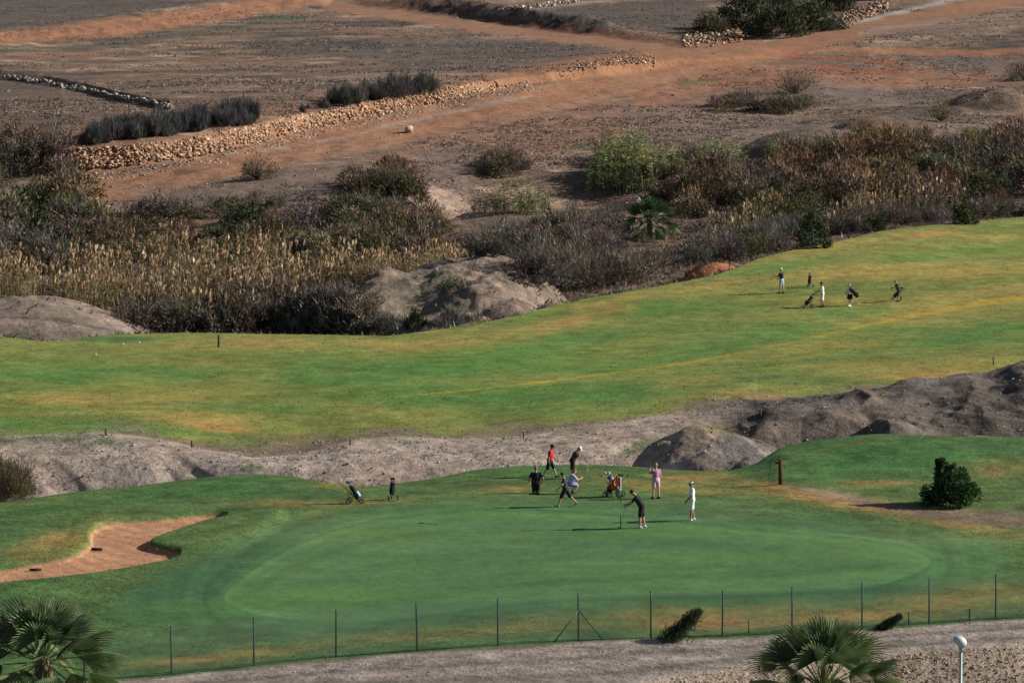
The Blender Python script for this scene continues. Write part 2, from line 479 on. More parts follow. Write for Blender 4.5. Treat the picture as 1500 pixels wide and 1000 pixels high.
# ------------------------------------------------------------------ what grows or lies where: colour of the land itself
n40, n12, n4 = fbm(X, Y, 34, 101, 3), fbm(X, Y, 11, 102, 4), fbm(X, Y, 3.4, 103, 4)
nst = fbm(X * 0.35, Y, 6, 104, 4)
n1 = fbm(X, Y, 0.9, 105, 3, 0.6)
A = np.zeros(X.shape + (3,), dtype=np.float32); A[:] = (0.165, 0.125, 0.098)
GR = np.full(X.shape, 0.7, dtype=np.float32)              # grain: 0 smooth turf .. 1 rubble
ID = np.where(S < LI['G4'] + .5, 3, np.where(S < LI['B1'] + .2, 4, np.where(S < LI['W3'] + .1, 1, 7))).astype(np.int8)
def setid(m, k): ID[m > 0.5] = k

# --- hillside field, the scrub ravine
wildm = lay('W3', 'T5', 0.15)
hill = np.clip(0.5 + 0.5 * n12, 0, 1)
A = mixc(A, (0.16, 0.118, 0.09), hill)
A = mixc(A, (0.25, 0.205, 0.165), np.clip(n4 * 0.8 + n12 * 0.4 - 0.1, 0, 0.7))
A = mixc(A, (0.075, 0.065, 0.06), np.clip(nst * 1.3 - 0.25, 0, 0.75) * lay('WT', 'T5', 0.2))
rav = lay('W3', 'H1', 0.3)
A = mixc(A, (0.085, 0.07, 0.058), rav * 0.75)
fs = fbm(X * .45, Y, 4.5, 181, 4); ff_ = fbm(X * .6, Y, 1.3, 187, 3)
A = mixc(A, (0.075, 0.07, 0.066), np.clip(fs * 1.5 - .35, 0, .8) * wildm)
A = mixc(A, (0.29, 0.225, 0.18), np.clip(-fs * 1.3 + ff_ * .6 - .45, 0, .75) * wildm)
A *= (1 + 0.28 * ff_ * wildm)[..., None]
A *= (1 - wildm[..., None]) + wildm[..., None] * np.array([1.10, .98, .90], dtype=np.float32)
GR[:] = 0.85
setid(wildm, 7); setid(lay('W3', 'H1', 0.1), 6)
sc = lay('H1', 'WB', 0.3)
A = mixc(A, (0.125, 0.098, 0.083), sc * np.clip(0.25 + 0.6 * n12, 0, 0.7))
def fields(pts, col, soft, wob, amt=1.0, sm=True):
    global A
    A = mixc(A, col, region(pts, soft, wob, sm) * WILDL * amt)
def track(pts, w, col, soft=6, wob=2.0, amt=1.0, ident=None, grain=0.35):
    global A, GR
    m = stroke(pts, w, soft, wob) * lay('H1', 'T5', 0.3) * amt
    A = mixc(A, np.array(col), m * (0.85 + 0.15 * np.clip(n4, -1, 1)))
    GR = GR * (1 - m) + grain * m
    if ident: setid(m, ident)
# dark stubble fields on the terrace
fields([(600, 105), (500, 78), (560, 62), (680, 55), (800, 60), (900, 66), (850, 78), (740, 100)], (0.10, 0.085, 0.075), 20, 9, 0.8)
fields([(330, 62), (400, 55), (540, 60), (560, 72), (480, 80), (380, 72)], (0.075, 0.068, 0.062), 16, 7, 0.75)
fields([(0, 110), (60, 125), (180, 150), (250, 165), (200, 195), (120, 210), (0, 200)], (0.10, 0.078, 0.066), 12, 6, 0.75)
fields([(-60, -10), (180, -20), (330, -10), (180, 20), (60, 38), (-60, 48)], (0.09, 0.078, 0.07), 10, 6, 0.8)
fields([(770, 15), (900, 5), (1010, 0), (1060, 30), (1000, 52), (900, 42), (800, 30)], (0.095, 0.08, 0.07), 10, 5, 0.8)
fields([(20, 150), (150, 143), (250, 170), (130, 165), (30, 170)], (0.22, 0.14, 0.095), 6, 4, 0.45)
A = mixc(A, (0.13, 0.095, 0.075), lay('WT', 'T1', 0.2) * np.clip(0.25 + 0.4 * n12, 0, 0.6))
for k in range(9):
    A = mixc(A, (0.21, 0.14, 0.10), stroke([(-20, 150 + 7 * k), (90, 150 + 7 * k), (230, 160 + 5 * k)], 1.6, 2, 1.2) * WILDL * 0.4)
# upper banks and tracks of red earth
track([(-60, 62), (0, 56), (130, 44), (300, 22), (420, 4), (480, -8)], [16, 20, 24, 22, 22], (0.29, 0.14, 0.078), 7, 3.0, 1.0, None, 0.6)
track([(-60, 76), (60, 75), (180, 64), (320, 42), (450, 26)], 7, (0.06, 0.07, 0.055), 6, 2.0, 0.75)
track([(-60, 82), (40, 80), (150, 80)], 6, (0.27, 0.15, 0.09), 5, 2.0, 0.7)
track([(440, 26), (405, 27), (380, 28)], 4, (0.05, 0.10, 0.035), 3, 1.0, 0.9)
track([(430, -8), (500, 10), (600, 25), (720, 42), (840, 56), (930, 66), (1000, 82)], [14, 14, 16, 18, 24], (0.26, 0.14, 0.088), 6, 2.0, 1.0, 8)
track([(525, 2), (640, 14), (760, 33), (860, 46), (960, 58), (1000, 66)], 11, (0.13, 0.062, 0.038), 5, 2.5, 0.95, None, 0.9)
track([(690, 22), (770, 14), (860, 4), (930, -4)], 4, (0.32, 0.25, 0.19), 3, 2.5, 0.8, None, 0.9)
track([(700, 128), (800, 108), (880, 96), (960, 85)], [14, 26, 30, 26], (0.29, 0.145, 0.082), 8, 3.5, 0.95, None, 0.6)
# the wide red track and its side ways
track([(90, 285), (200, 272), (330, 245), (450, 215), (560, 193), (680, 170), (800, 147), (900, 122), (980, 98), (1080, 78), (1200, 56), (1320, 34), (1440, 8), (1520, -10)],
      [36, 34, 36, 44, 46, 44, 46, 50, 30, 24, 22], (0.27, 0.135, 0.076), 14, 4.0, 1.0, 8)
track([(130, 282), (330, 248), (470, 220), (600, 196), (720, 172), (830, 152), (950, 125), (1030, 100)], 9, (0.30, 0.17, 0.11), 9, 2.0, 0.6, None)
track([(330, 258), (470, 232), (600, 208), (720, 186), (850, 165)], 6, (0.33, 0.20, 0.135), 6, 2.0, 0.4, None)
track([(150, 272), (300, 247), (450, 208), (600, 180), (700, 158)], 4, (0.19, 0.09, 0.055), 5, 1.5, 0.5, None)
track([(560, 235), (700, 212), (820, 188), (960, 165), (1060, 145)], [30, 60, 66, 56, 36], (0.22, 0.128, 0.088), 20, 6.0, 0.9, None)
track([(940, 145), (1000, 128), (1080, 112), (1160, 112), (1300, 118), (1420, 108), (1520, 112)], [26, 36, 36, 30, 30, 26], (0.265, 0.125, 0.075), 14, 4.0, 0.85, None)
track([(1060, 86), (1200, 72), (1320, 76), (1420, 78), (1560, 72)], 9, (0.30, 0.135, 0.075), 5, 1.5, 0.9, 8)
track([(1200, 100), (1320, 105), (1330, 96), (1230, 86), (1150, 84)], 9, (0.22, 0.09, 0.05), 5, 3.0, 0.85, None, 0.8)
track([(1280, 50), (1400, 38), (1540, 22)], 26, (0.215, 0.145, 0.11), 16, 5.0, 0.7, None)
track([(1260, 48), (1340, 36), (1480, 28)], 4, (0.3, 0.24, 0.2), 4, 3.0, 0.5, None)
track([(1120, 60), (1180, 46), (1250, 34), (1310, 20), (1395, 0)], 4.5, (0.36, 0.33, 0.30), 4, 2.0, 0.8, None)
track([(1380, 100), (1420, 95), (1480, 108), (1540, 118)], 20, (0.12, 0.105, 0.095), 10, 5.0, 0.8, None)
track([(380, 222), (480, 205), (590, 180), (690, 158), (780, 140)], 5, (0.30, 0.27, 0.245), 5, 2.5, 0.65, None)
track([(200, 284), (330, 275), (450, 262), (560, 250)], 20, (0.19, 0.13, 0.10), 14, 5.0, 0.6, None)
for p in [(1010, 120, 18, 4), (1035, 117, 18, 3), (910, 197, 10, 2), (850, 215, 14, 3)]:
    A = mixc(A, (0.05, 0.11, 0.03), patch(*p) * WILDL * 0.6)
m_ = lay('WB', 'WT', 0.45) * (sstep(80, 110, PX) * (1 - sstep(940, 1000, PX)))
A = mixc(A, (0.30, 0.155, 0.088), m_ * 0.9)
A = mixc(A, (0.17, 0.085, 0.05), m_ * np.clip(n4 * .8, 0, .7))
# spoil ground between track and ravine
A = mixc(A, (0.175, 0.125, 0.105), region([(620, 225), (690, 215), (700, 260), (660, 300), (600, 300), (600, 260)], 14, 6) * WILDL * 0.8)
A = mixc(A, (0.30, 0.215, 0.165), region([(630, 275), (660, 285), (700, 310), (660, 312), (620, 300)], 8, 5) * WILDL * 0.8)
A = mixc(A, (0.20, 0.15, 0.125), region([(1180, 120), (1260, 125), (1340, 142), (1260, 150), (1190, 140)], 10, 5) * WILDL * 0.8)
A = mixc(A, (0.17, 0.125, 0.105), region([(930, 165), (1060, 160), (1240, 178), (1160, 205), (1020, 200), (930, 195)], 16, 6) * WILDL * 0.6)
# mounds beside the reeds
gm = (dome(692, 273, 7.4, 14, 1, 0.3) + dome(652, 258, 4.2, 9, 1, 0.3) + dome(745, 261, 4.2, 5, 1, 0.3) + dome(595, 269, 7.0, 9, 1, .3))
A = mixc(A, (0.275, 0.205, 0.158), np.clip(gm, 0, 1) * np.clip(0.8 + 0.3 * n4, 0, 1))
A = mixc(A, (0.12, 0.115, 0.085), patch(620, 405, 60, 14, -0.25) * WILDL * 0.8)
ml_ = np.clip(MNDL * 1.2, 0, 1); A = mixc(A, (0.25, 0.185, 0.152), ml_)
bare = np.clip(np.clip(gm, 0, 1) + ml_, 0, 1); GR = GR * (1 - bare) + 0.7 * bare
A = mixc(A, (0.115, 0.10, 0.075), bare * np.clip(n12 * .9 + n4 * .5 - .1, 0, .7)); A *= (1 + .22 * n1 * bare)[..., None]
A = mixc(A, (0.07, 0.055, 0.045), stroke([(-20, 464), (60, 467), (150, 481)], 2.5, 2, 1) * lay('R1', 'R2', 0.6) * 0.8)
A = mixc(A, (0.34, 0.15, 0.075), np.clip(dome(1045, 288, 3, 3.4, 1.6, 0.3), 0, 1))

# --- fairway
fw = lay('B1', 'W3', 0.04)
fwe = sstep(LI['B1'] - 0.10, LI['B1'] + 0.22, S + 0.16 * n4) * (1 - sstep(LI['W3'] + 0.0, LI['W3'] + 0.25, S + 0.1 * n4))
g = np.zeros_like(A); g[:] = (0.152, 0.180, 0.048)
g = mixc(g, (0.23, 0.195, 0.05), np.clip(0.32 + 0.45 * nst + 0.30 * n40, 0, 1))
g = mixc(g, (0.085, 0.165, 0.036), np.clip(0.28 + 0.55 * n12 - 0.35 * n40, 0, 0.9))
g = mixc(g, (0.20, 0.20, 0.06), np.clip(fbm(X * .18 + n12 * .6, Y * .8, 3.0, 161, 4) * 1.0 - .1, 0, .6))
g = mixc(g, (0.075, 0.14, 0.035), np.clip(fbm(X * .18 - n12 * .6, Y * .8, 3.6, 167, 4) * 1.0 - .1, 0, .6))
GOLD, OCHRE, LUSH, DARKG = (0.29, 0.22, 0.065), (0.31, 0.185, 0.062), (0.075, 0.165, 0.040), (0.05, 0.09, 0.035)
for p in [(1080, 405, 80, 12, -.2), (1330, 345, 90, 10, -.1), (1240, 395, 170, 14, -.12), (1420, 400, 120, 12, -.1), (1300, 460, 150, 14, -.12), (400, 505, 150, 11, 0), (640, 500, 130, 14, -.08),
          (800, 480, 110, 12, -.2), (330, 610, 200, 12, .02), (120, 585, 160, 10, 0), (560, 600, 130, 8, .02), (1330, 545, 110, 14, -.15), (1060, 580, 100, 16, -.1), (150, 492, 90, 4, 0), (900, 440, 90, 7, -.2), (1180, 370, 90, 6, -.2), (1450, 350, 80, 8, -.05), (1430, 430, 110, 8, -.15), (260, 650, 60, 8, .15), (450, 648, 60, 6, -0.1), (700, 470, 60, 8, -.2)]:
    g = mixc(g, GOLD, patch(*p, wob=0.8) * 0.85)
for p in [(380, 500, 70, 8, 0), (620, 508, 60, 6, -.05), (1350, 345, 40, 4, -.1), (870, 460, 80, 7, -.2), (1080, 405, 45, 8, -.2), (1360, 550, 60, 6, -.2), (360, 630, 120, 7, .12), (1120, 585, 40, 9, -.15), (1010, 560, 60, 7, -.1)]:
    g = mixc(g, OCHRE, patch(*p, wob=0.8) * 0.8)
for p in [(790, 508, 140, 16, -.17), (600, 545, 150, 14, -.05), (480, 550, 90, 14, 0), (920, 580, 150, 18, -.12), (230, 550, 120, 14, 0), (80, 545, 90, 16, 0), (430, 600, 110, 10, .03), (1150, 480, 160, 14, -.2), (1420, 490, 130, 22, -.15), (1130, 392, 110, 12, -.15), (160, 495, 90, 7, 0), (1380, 372, 110, 9, -.08), (700, 590, 160, 12, -.04), (1010, 520, 120, 9, -.17), (1250, 520, 110, 8, -.17), (60, 620, 110, 9, 0), (690, 475, 40, 4, -.25)]:
    g = mixc(g, LUSH, patch(*p, wob=0.8) * 0.75)
for p in [(460, 615, 80, 5, .03), (1120, 445, 50, 5, 0), (160, 497, 60, 4, 0), (1080, 560, 70, 6, -.12), (1200, 560, 80, 6, -.15)]:
    g = mixc(g, DARKG, patch(*p, wob=0.8) * 0.5)
g = mixc(g, (0.34, 0.24, 0.035), stroke([(560, 583), (700, 570), (850, 552), (1000, 532), (1150, 503), (1300, 470), (1420, 448), (1560, 426)], [1.0, 1.4, 2.0, 2.6, 3, 7, 10], 2.5, 1.0) * 0.65)
g *= (1 + 0.22 * n1 + 0.10 * n4)[..., None]
A = mixc(A, g, fwe); GR = GR * (1 - fwe) + 0.24 * fwe
setid(fwe, 1)
A = mixc(A, (0.33, 0.28, 0.23), patch(720, 437, 20, 3) * 0)

# --- gravel bank
bk = lay('G4', 'B1', 0.05) * (1 - fwe)
c = np.zeros_like(A); c[:] = (0.315, 0.243, 0.195)
c = mixc(c, (0.33, 0.275, 0.235), np.clip(0.2 + 0.6 * n4, 0, 1))
c = mixc(c, (0.17, 0.138, 0.118), np.clip(0.9 * n12 - 0.1, 0, 0.8))
rt = np.repeat(right, NR, axis=0)
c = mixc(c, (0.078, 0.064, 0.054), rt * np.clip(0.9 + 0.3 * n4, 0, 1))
c = mixc(c, (0.15, 0.132, 0.12), np.clip(dome(1112, 186.8, 2.2, 3.0, 1.4, 0.4), 0, 1))
c = mixc(c, (0.30, 0.235, 0.20), np.clip(dome(1462, 190.0, 3.4, 4.2, 1.3, 0.5), 0, 1) * 0.9)
c = mixc(c, (0.12, 0.108, 0.098), patch(1400, 560, 110, 12, -.1) * 0.6)
lb = np.repeat(left, NR, axis=0)
c = mixc(c, (0.30, 0.25, 0.215), lb * (1 - sstep(0.12, 0.32, gul)) * lay('G5', 'MM', 0.6) * 0.0 + lb * 0.5 * sstep(0.3, 0.6, gul) * lay('G5', 'MM', 0.6))
for p, a in [((158, 648, 24, 5), 0.95), ((200, 645, 45, 3), 0.6), ((50, 645, 100, 8), 0.7), ((55, 664, 34, 3), 0.8), ((368, 686, 14, 5), 0.9), ((580, 648, 26, 4), 0.35), ((945, 650, 30, 7, -.4), 0.6), ((840, 632, 40, 5), 0.4), ((1000, 650, 20, 6), .5)]:
    c = mixc(c, (0.07, 0.12, 0.04), patch(*p, wob=1.0) * a)
c = mixc(c, (0.19, 0.16, 0.05), patch(1040, 628, 40, 8, -.1) * 0.6)
c *= (1 + 0.30 * n1)[..., None]
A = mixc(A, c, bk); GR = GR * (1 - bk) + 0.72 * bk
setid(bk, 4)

# flat crests of the dark mounds paler: sunlit tops put into the colour
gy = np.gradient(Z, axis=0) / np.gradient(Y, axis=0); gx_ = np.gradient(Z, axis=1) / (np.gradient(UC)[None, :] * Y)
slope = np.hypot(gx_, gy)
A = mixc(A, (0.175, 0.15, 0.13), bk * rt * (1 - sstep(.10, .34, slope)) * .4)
A = mixc(A, (0.35, 0.29, 0.245), bk * lb * lay('G5', 'MM', 0.5) * np.clip(.5 + .5 * n4, 0, 1) * .85)

# --- the green and what lies round it
gc = lay('FE', 'G4', 0.0001) * (S < LI['G5'] - 0.75)
gc = sstep(LI['FE'] - 0.02, LI['FE'] + 0.02, S) * (1 - sstep(LI['G4'] + 0.15, LI['G4'] + 0.5, S + 0.12 * n4))
t = np.zeros_like(A); t[:] = (0.06, 0.118, 0.04)                      # rough and apron turf
t = mixc(t, (0.10, 0.135, 0.042), np.clip(0.25 + 0.5 * n12 + 0.2 * n4, 0, 0.8))
GREEN = [(352, 850), (330, 880), (400, 905), (520, 912), (640, 900), (760, 884), (900, 876), (1060, 872), (1200, 866), (1300, 855), (1362, 828), (1340, 806), (1250, 790), (1120, 778), (1000, 766), (860, 752), (700, 748), (560, 762), (470, 785), (400, 815)]
COLLAR = [(190, 870), (170, 905), (330, 925), (520, 928), (700, 910), (900, 893), (1080, 895), (1250, 885), (1420, 855), (1480, 815), (1400, 785), (1250, 765), (1120, 752), (1000, 735), (830, 727), (640, 735), (490, 748), (400, 775), (340, 800), (260, 830)]
collar = region(COLLAR, 44, 8); green = region(GREEN, 8, 1.2)
rough = np.clip(1 - collar, 0, 1)
YEL = (0.21, 0.165, 0.05); ORG = (0.26, 0.155, 0.06)
for p, a in [((600, 930, 260, 10, -.05), .5), ((1000, 905, 160, 14, 0), .8), ((1250, 890, 220, 16, -.05), .7), ((1440, 870, 110, 16, 0), .6), ((120, 790, 80, 22, -.2), .7), ((60, 800, 70, 15, -.2), .6), ((310, 962, 160, 8, -.1), .75),
             ((400, 735, 120, 5, 0), .8), ((440, 765, 60, 9, -.3), .55), ((560, 735, 90, 6, -.02), .6), ((700, 722, 90, 6, 0), .5), ((730, 716, 70, 4, 0), .8), ((880, 692, 30, 5, 0), .8), ((1040, 700, 90, 8, .05), .9), ((1000, 715, 110, 8, .08), .7),
             ((1200, 730, 150, 9, .22), .95), ((1380, 760, 140, 11, .2), .95), ((1480, 765, 60, 10, .1), .6), ((1290, 707, 60, 6, 0), .55), ((1460, 685, 60, 14, 0), .55), ((1230, 655, 60, 4, -.25), .4), ((510, 712, 50, 6, 0), .8)]:
    t = mixc(t, YEL, patch(*p, wob=1.0) * a * 0.95)
for p, a in [((1050, 912, 110, 7, -.03), .7), ((1230, 905, 150, 7, -.05), .55), ((1210, 728, 110, 5, .2), .8), ((1360, 757, 120, 6, .18), .9), ((740, 715, 40, 2.5), .9), ((880, 692, 22, 3), .9), ((1010, 703, 50, 3, .1), .8), ((250, 968, 60, 5, 0), .7), ((1300, 707, 40, 3, 0), .6), ((1450, 690, 30, 7), .4), ((90, 785, 40, 8, -.2), .5)]:
    t = mixc(t, ORG, patch(*p, wob=1.0) * a)
t = mixc(t, (0.21, 0.145, 0.11), region([(1150, 712), (1220, 716), (1320, 737), (1420, 747), (1520, 752), (1520, 768), (1420, 765), (1300, 748), (1200, 728)], 10, 4) * 0.75)
for p in [(850, 690, 140, 7, 0), (250, 722, 150, 12, -.1), (1320, 665, 160, 18, 0), (1250, 690, 140, 12, 0), (330, 755, 60, 4, 0), (100, 835, 90, 6, -.2), (60, 745, 90, 6, -.1), (1200, 922, 200, 4, -.08), (1400, 912, 120, 4, -.1)]:
    t = mixc(t, (0.045, 0.115, 0.032), patch(*p, wob=0.7) * 0.75)
t *= (1 + 0.28 * n1 + 0.12 * n4)[..., None]
ck = np.zeros_like(A); ck[:] = (0.042, 0.108, 0.038)
ck = mixc(ck, (0.083, 0.150, 0.055), np.clip(0.3 + 0.5 * n12, 0, 0.7))
ck = mixc(ck, (0.045, 0.10, 0.05), np.clip(0.5 * nst - 0.05, 0, 0.5))
ck = mixc(ck, (0.04, 0.105, 0.04), stroke([(340, 905), (520, 922), (760, 895), (1000, 882), (1250, 880)], 9, 8, 1) * 0.55)
ck = mixc(ck, (0.10, 0.16, 0.07), np.clip(fbm(X * .3, Y, 2.6, 131, 4) * .9 - .1, 0, .55))
ck = mixc(ck, (0.035, 0.085, 0.04), np.clip(fbm(X * .25, Y, 3.4, 137, 4) * .9 - .1, 0, .6))
ck *= (1 + 0.14 * n1)[..., None]
pg = np.zeros_like(A); pg[:] = (0.068, 0.142, 0.050)
pg = mixc(pg, (0.095, 0.172, 0.048), np.clip(0.3 + 0.5 * n12 + 0.4 * n40, 0, 0.8))
pg = mixc(pg, (0.058, 0.125, 0.058), np.clip(0.7 * nst, 0, 0.5))
pg = mixc(pg, (0.10, 0.175, 0.068), np.clip(fbm(X * .22, Y, 1.7, 141, 4) * .8 - .05, 0, .5))
pg = mixc(pg, (0.055, 0.115, 0.055), np.clip(fbm(X * .22, Y, 2.3, 147, 4) * .8 - .1, 0, .5))
ring = seg_dist(closed(GREEN) + [closed(GREEN)[0]])
band = np.sin(ring / 6.5 + 1.6 * n12) * np.exp(-ring / 75) + .6 * np.sin(ring / 2.6 + n12) * np.exp(-ring / 50)
pg *= (1 + 0.12 * band + 0.07 * n1)[..., None]
ck *= (1 + 0.15 * band)[..., None]
t = mixc(t, ck, collar); t = mixc(t, pg, green)
t = mixc(t, (0.035, 0.085, 0.035), np.clip(1 - np.abs(ring - 1.5) / 3.0, 0, 1) * (1 - green) * 0.5)
sand = np.zeros_like(A); sand[:] = (0.37, 0.195, 0.108)
sand *= (1 + 0.10 * np.sin((X * .7 + Y * .5 + .5 * n4) * 9))[..., None]
sand *= (1 + 0.10 * n1 + 0.08 * n4)[..., None]
t = mixc(t, sand, bunk)
grn = 0.55 * rough + 0.16 * (1 - rough); grn = grn * (1 - green) + 0.10 * green; grn = grn * (1 - bunk) + 0.3 * bunk
A = mixc(A, t, gc); GR = GR * (1 - gc) + grn * gc
setid(gc, 3); setid(gc * collar, 2); setid(gc * green, 2); setid(gc * bunk, 5)

# --- service road and the stony slope below it
rd = (1 - sstep(LI['FE'] - 0.10, LI['FE'] + 0.03, S + 0.10 * n4))
r = np.zeros_like(A); r[:] = (0.265, 0.22, 0.188)
r = mixc(r, (0.13, 0.112, 0.10), np.clip(1.3 * fbm(X * .10, Y, 1.9, 171, 4) + 0.15, 0, 0.85) * np.clip(1 - 0.6 * sstep(LI['FE'] - .45, LI['FE'] - .1, S), 0, 1))
vv = S - LI['E1']
r = mixc(r, (0.10, 0.088, 0.08), np.exp(-((vv - 0.62 - 0.05 * n12) / 0.07) ** 2) * 0.6)
r = mixc(r, (0.10, 0.088, 0.08), np.exp(-((vv - 0.22 - 0.05 * n12) / 0.08) ** 2) * 0.65)
r = mixc(r, (0.36, 0.31, 0.27), np.exp(-((vv - 0.95) / 0.04) ** 2) * 0.6)
r = mixc(r, (0.30, 0.235, 0.18), (1 - sstep(-0.12, 0.05, vv + 0.06 * n4)))
r = mixc(r, (0.09, 0.11, 0.04), patch(1315, 940, 18, 3) * 0.5)
r *= (1 + 0.22 * n1)[..., None]
A = mixc(A, r, rd); GR = GR * (1 - rd) + 0.8 * rd
setid(rd, 0)
ID[S < LI['E1'] - 0.05] = 10
A = np.clip(A, 0.01, 0.8)

# --- cut the sheet into named pieces that share their borders
NAMES = {0: "service_road", 1: "fairway", 2: "putting_green", 3: "rough_grass", 4: "gravel_bank", 5: "sand_bunker", 6: "ravine_floor", 7: "hillside", 8: "dirt_track", 9: "hillside", 10: "roadside_slope"}
ID[ID == 9] = 7
V = np.stack([X, Y, Z], axis=-1).reshape(-1, 3); AF = A.reshape(-1, 3); GF = GR.ravel()
ii, jj = np.meshgrid(np.arange(NR - 1), np.arange(NC - 1), indexing='ij')
q0 = (ii * NC + jj).ravel()
quads = np.stack([q0, q0 + 1, q0 + NC + 1, q0 + NC], axis=1)
fid = ID[:-1, :-1].ravel()
for k, nm in NAMES.items():
    sel = quads[fid == k]
    if len(sel) == 0: continue
    used, inv = np.unique(sel.ravel(), return_inverse=True)
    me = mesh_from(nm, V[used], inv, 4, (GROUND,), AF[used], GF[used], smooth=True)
    link(nm, me, kind="structure")
V0, A0 = V, AF
# ------------------------------------------------------------------ plants: leaf and twig sized faces
def unit(v):
    return v / (np.linalg.norm(v, axis=-1, keepdims=True) + 1e-9)

def leaves(c, dirs, length, width, cols, diamond=False):
    """thin leaf faces from points c along dirs; returns (V, faces, colours) with three or four corners each"""
    n = len(c)
    side = unit(np.cross(dirs, unit(rng.normal(size=(n, 3))))) * (np.asarray(width).reshape(-1, 1) * 0.5)
    tip = c + dirs * np.asarray(length).reshape(-1, 1)
    if diamond:
        m = c * 0.55 + tip * 0.45
        V = np.stack([c, m + side, tip, m - side], axis=1)
    else:
        V = np.stack([c - side, c + side, tip], axis=1)
    k = V.shape[1]
    return V.reshape(-1, 3), np.repeat(cols, k, axis=0), k

def pick(palette, n, var=0.25):
    p = np.array([q[:3] for q in palette], dtype=np.float32)
    w = np.array([q[3] if len(q) > 3 else 1.0 for q in palette]); w = w / w.sum()
    c = p[rng.choice(len(p), n, p=w)]
    return c * (1 + var * rng.normal(size=(n, 1))).clip(0.45, 1.8)

def shrub_cloud(n, R, H, pal, ll=0.32, lw=0.06, clumps=16, up=0.5, cr=0.42, top=None, lean=(0, 0), base=0.0):
    """a shrub's foliage: clumps of leaves through a half ellipsoid with gaps between them"""
    k = clumps
    a = rng.uniform(0, 2 * math.pi, k); e = np.arcsin(rng.uniform(0.02, 1, k)); rr = rng.uniform(0.45, 0.95, k)
    cc = np.stack([np.cos(a) * np.cos(e) * R * rr, np.sin(a) * np.cos(e) * R * rr, np.sin(e) * H * rr * 0.9 + base], 1)
    which = rng.integers(0, k, n)
    size = rng.uniform(0.6, 1.25, k)[which][:, None] * cr
    off = unit(rng.normal(size=(n, 3))) * rng.uniform(0.1, 1, (n, 1)) ** 0.5
    P = cc[which] + off * size * np.array([R, R, H * 0.75])
    P[:, 2] = np.abs(P[:, 2] - 0.02) + 0.02
    P[:, 0] += lean[0] * P[:, 2]; P[:, 1] += lean[1] * P[:, 2]
    d = unit(unit(P - np.array([0, 0, H * 0.25])) * 0.7 + np.array([0, 0, up]) + rng.normal(size=(n, 3)) * 0.5)
    tint = rng.uniform(0.75, 1.25, (k, 1))[which]
    col = pick(pal, n) * tint
    if top is not None:
        f = sstep(0.45, 0.95, P[:, 2] / H) * (rng.random(n) < 0.7)
        col = col * (1 - f[:, None]) + pick(top, n) * f[:, None]
    return leaves(P, d, ll * rng.uniform(0.5, 1.3, n), lw * rng.uniform(0.6, 1.4, n), col, diamond=lw > 0.1)

def twig_cloud(n, R, H, pal, w=0.05):
    """bare stems fanning up from the foot"""
    a = rng.uniform(0, 2 * math.pi, n); rr = rng.uniform(0, 1, n) ** 0.6
    tip = np.stack([np.cos(a) * R * rr, np.sin(a) * R * rr, H * rng.uniform(0.6, 1.05, n) * np.sqrt(1 - 0.75 * rr ** 2)], 1)
    st = tip * rng.uniform(0.0, 0.45, (n, 1)) * np.array([0.7, 0.7, 0.6])
    dv = tip - st
    return leaves(st, unit(dv), np.linalg.norm(dv, axis=1), w * rng.uniform(0.6, 1.3, n), pick(pal, n))

def merge(parts):
    """[(V, colours, k)] -> one soup"""
    V = np.concatenate([p[0] for p in parts]); C = np.concatenate([p[1] for p in parts])
    sizes = np.concatenate([np.full(len(p[0]) // p[2], p[2], dtype=np.int32) for p in parts])
    return V, C, sizes

def soup_mesh(name, parts, mat=None):
    V, C, sizes = merge(parts)
    return mesh_from(name, V, np.arange(len(V)), sizes, (mat or FOLIAGE,), np.clip(C, 0.004, 0.9))

def rot_scale(V, ang, s, sz=None):
    c, si = math.cos(ang), math.sin(ang)
    return np.stack([(V[:, 0] * c - V[:, 1] * si) * s, (V[:, 0] * si + V[:, 1] * c) * s, V[:, 2] * (sz if sz else s)], 1)

GREY = [(.135, .108, .09, 3), (.085, .072, .064, 1.6), (.19, .155, .13, 1.6), (.08, .082, .048, 1)]
BROWN = [(.16, .11, .068, 2), (.10, .076, .054, 1.6), (.21, .145, .09, 1.2), (.095, .095, .045, 1.2)]
RUST = [(.26, .12, .048, 3), (.16, .08, .04, 2), (.10, .07, .045, 1.2), (.29, .15, .06, 0.9)]
OLIVE = [(.062, .075, .03, 2), (.095, .10, .036, 1.5), (.11, .09, .048, 1), (.042, .052, .024, 1)]
DARK = [(.022, .038, .016, 2), (.032, .055, .02, 1.5), (.045, .07, .024, .7), (.018, .026, .014, 1)]
LIME = [(.20, .22, .085, 2), (.29, .28, .12, 1.2), (.11, .14, .055, 1.5), (.32, .29, .15, .8)]
SAGE = [(.13, .14, .11, 2), (.09, .10, .075, 2), (.18, .18, .15, 1), (.06, .07, .05, 1)]
STRAW = [(.52, .38, .23, 3), (.40, .28, .165, 2), (.60, .47, .31, 1.3), (.26, .19, .11, .8)]
STALK = [(.31, .225, .12, 2), (.19, .155, .08, 1.6), (.12, .125, .055, 1.6), (.38, .29, .17, 1)]
WOOD = [(.07, .052, .04, 1), (.045, .035, .03, 1)]

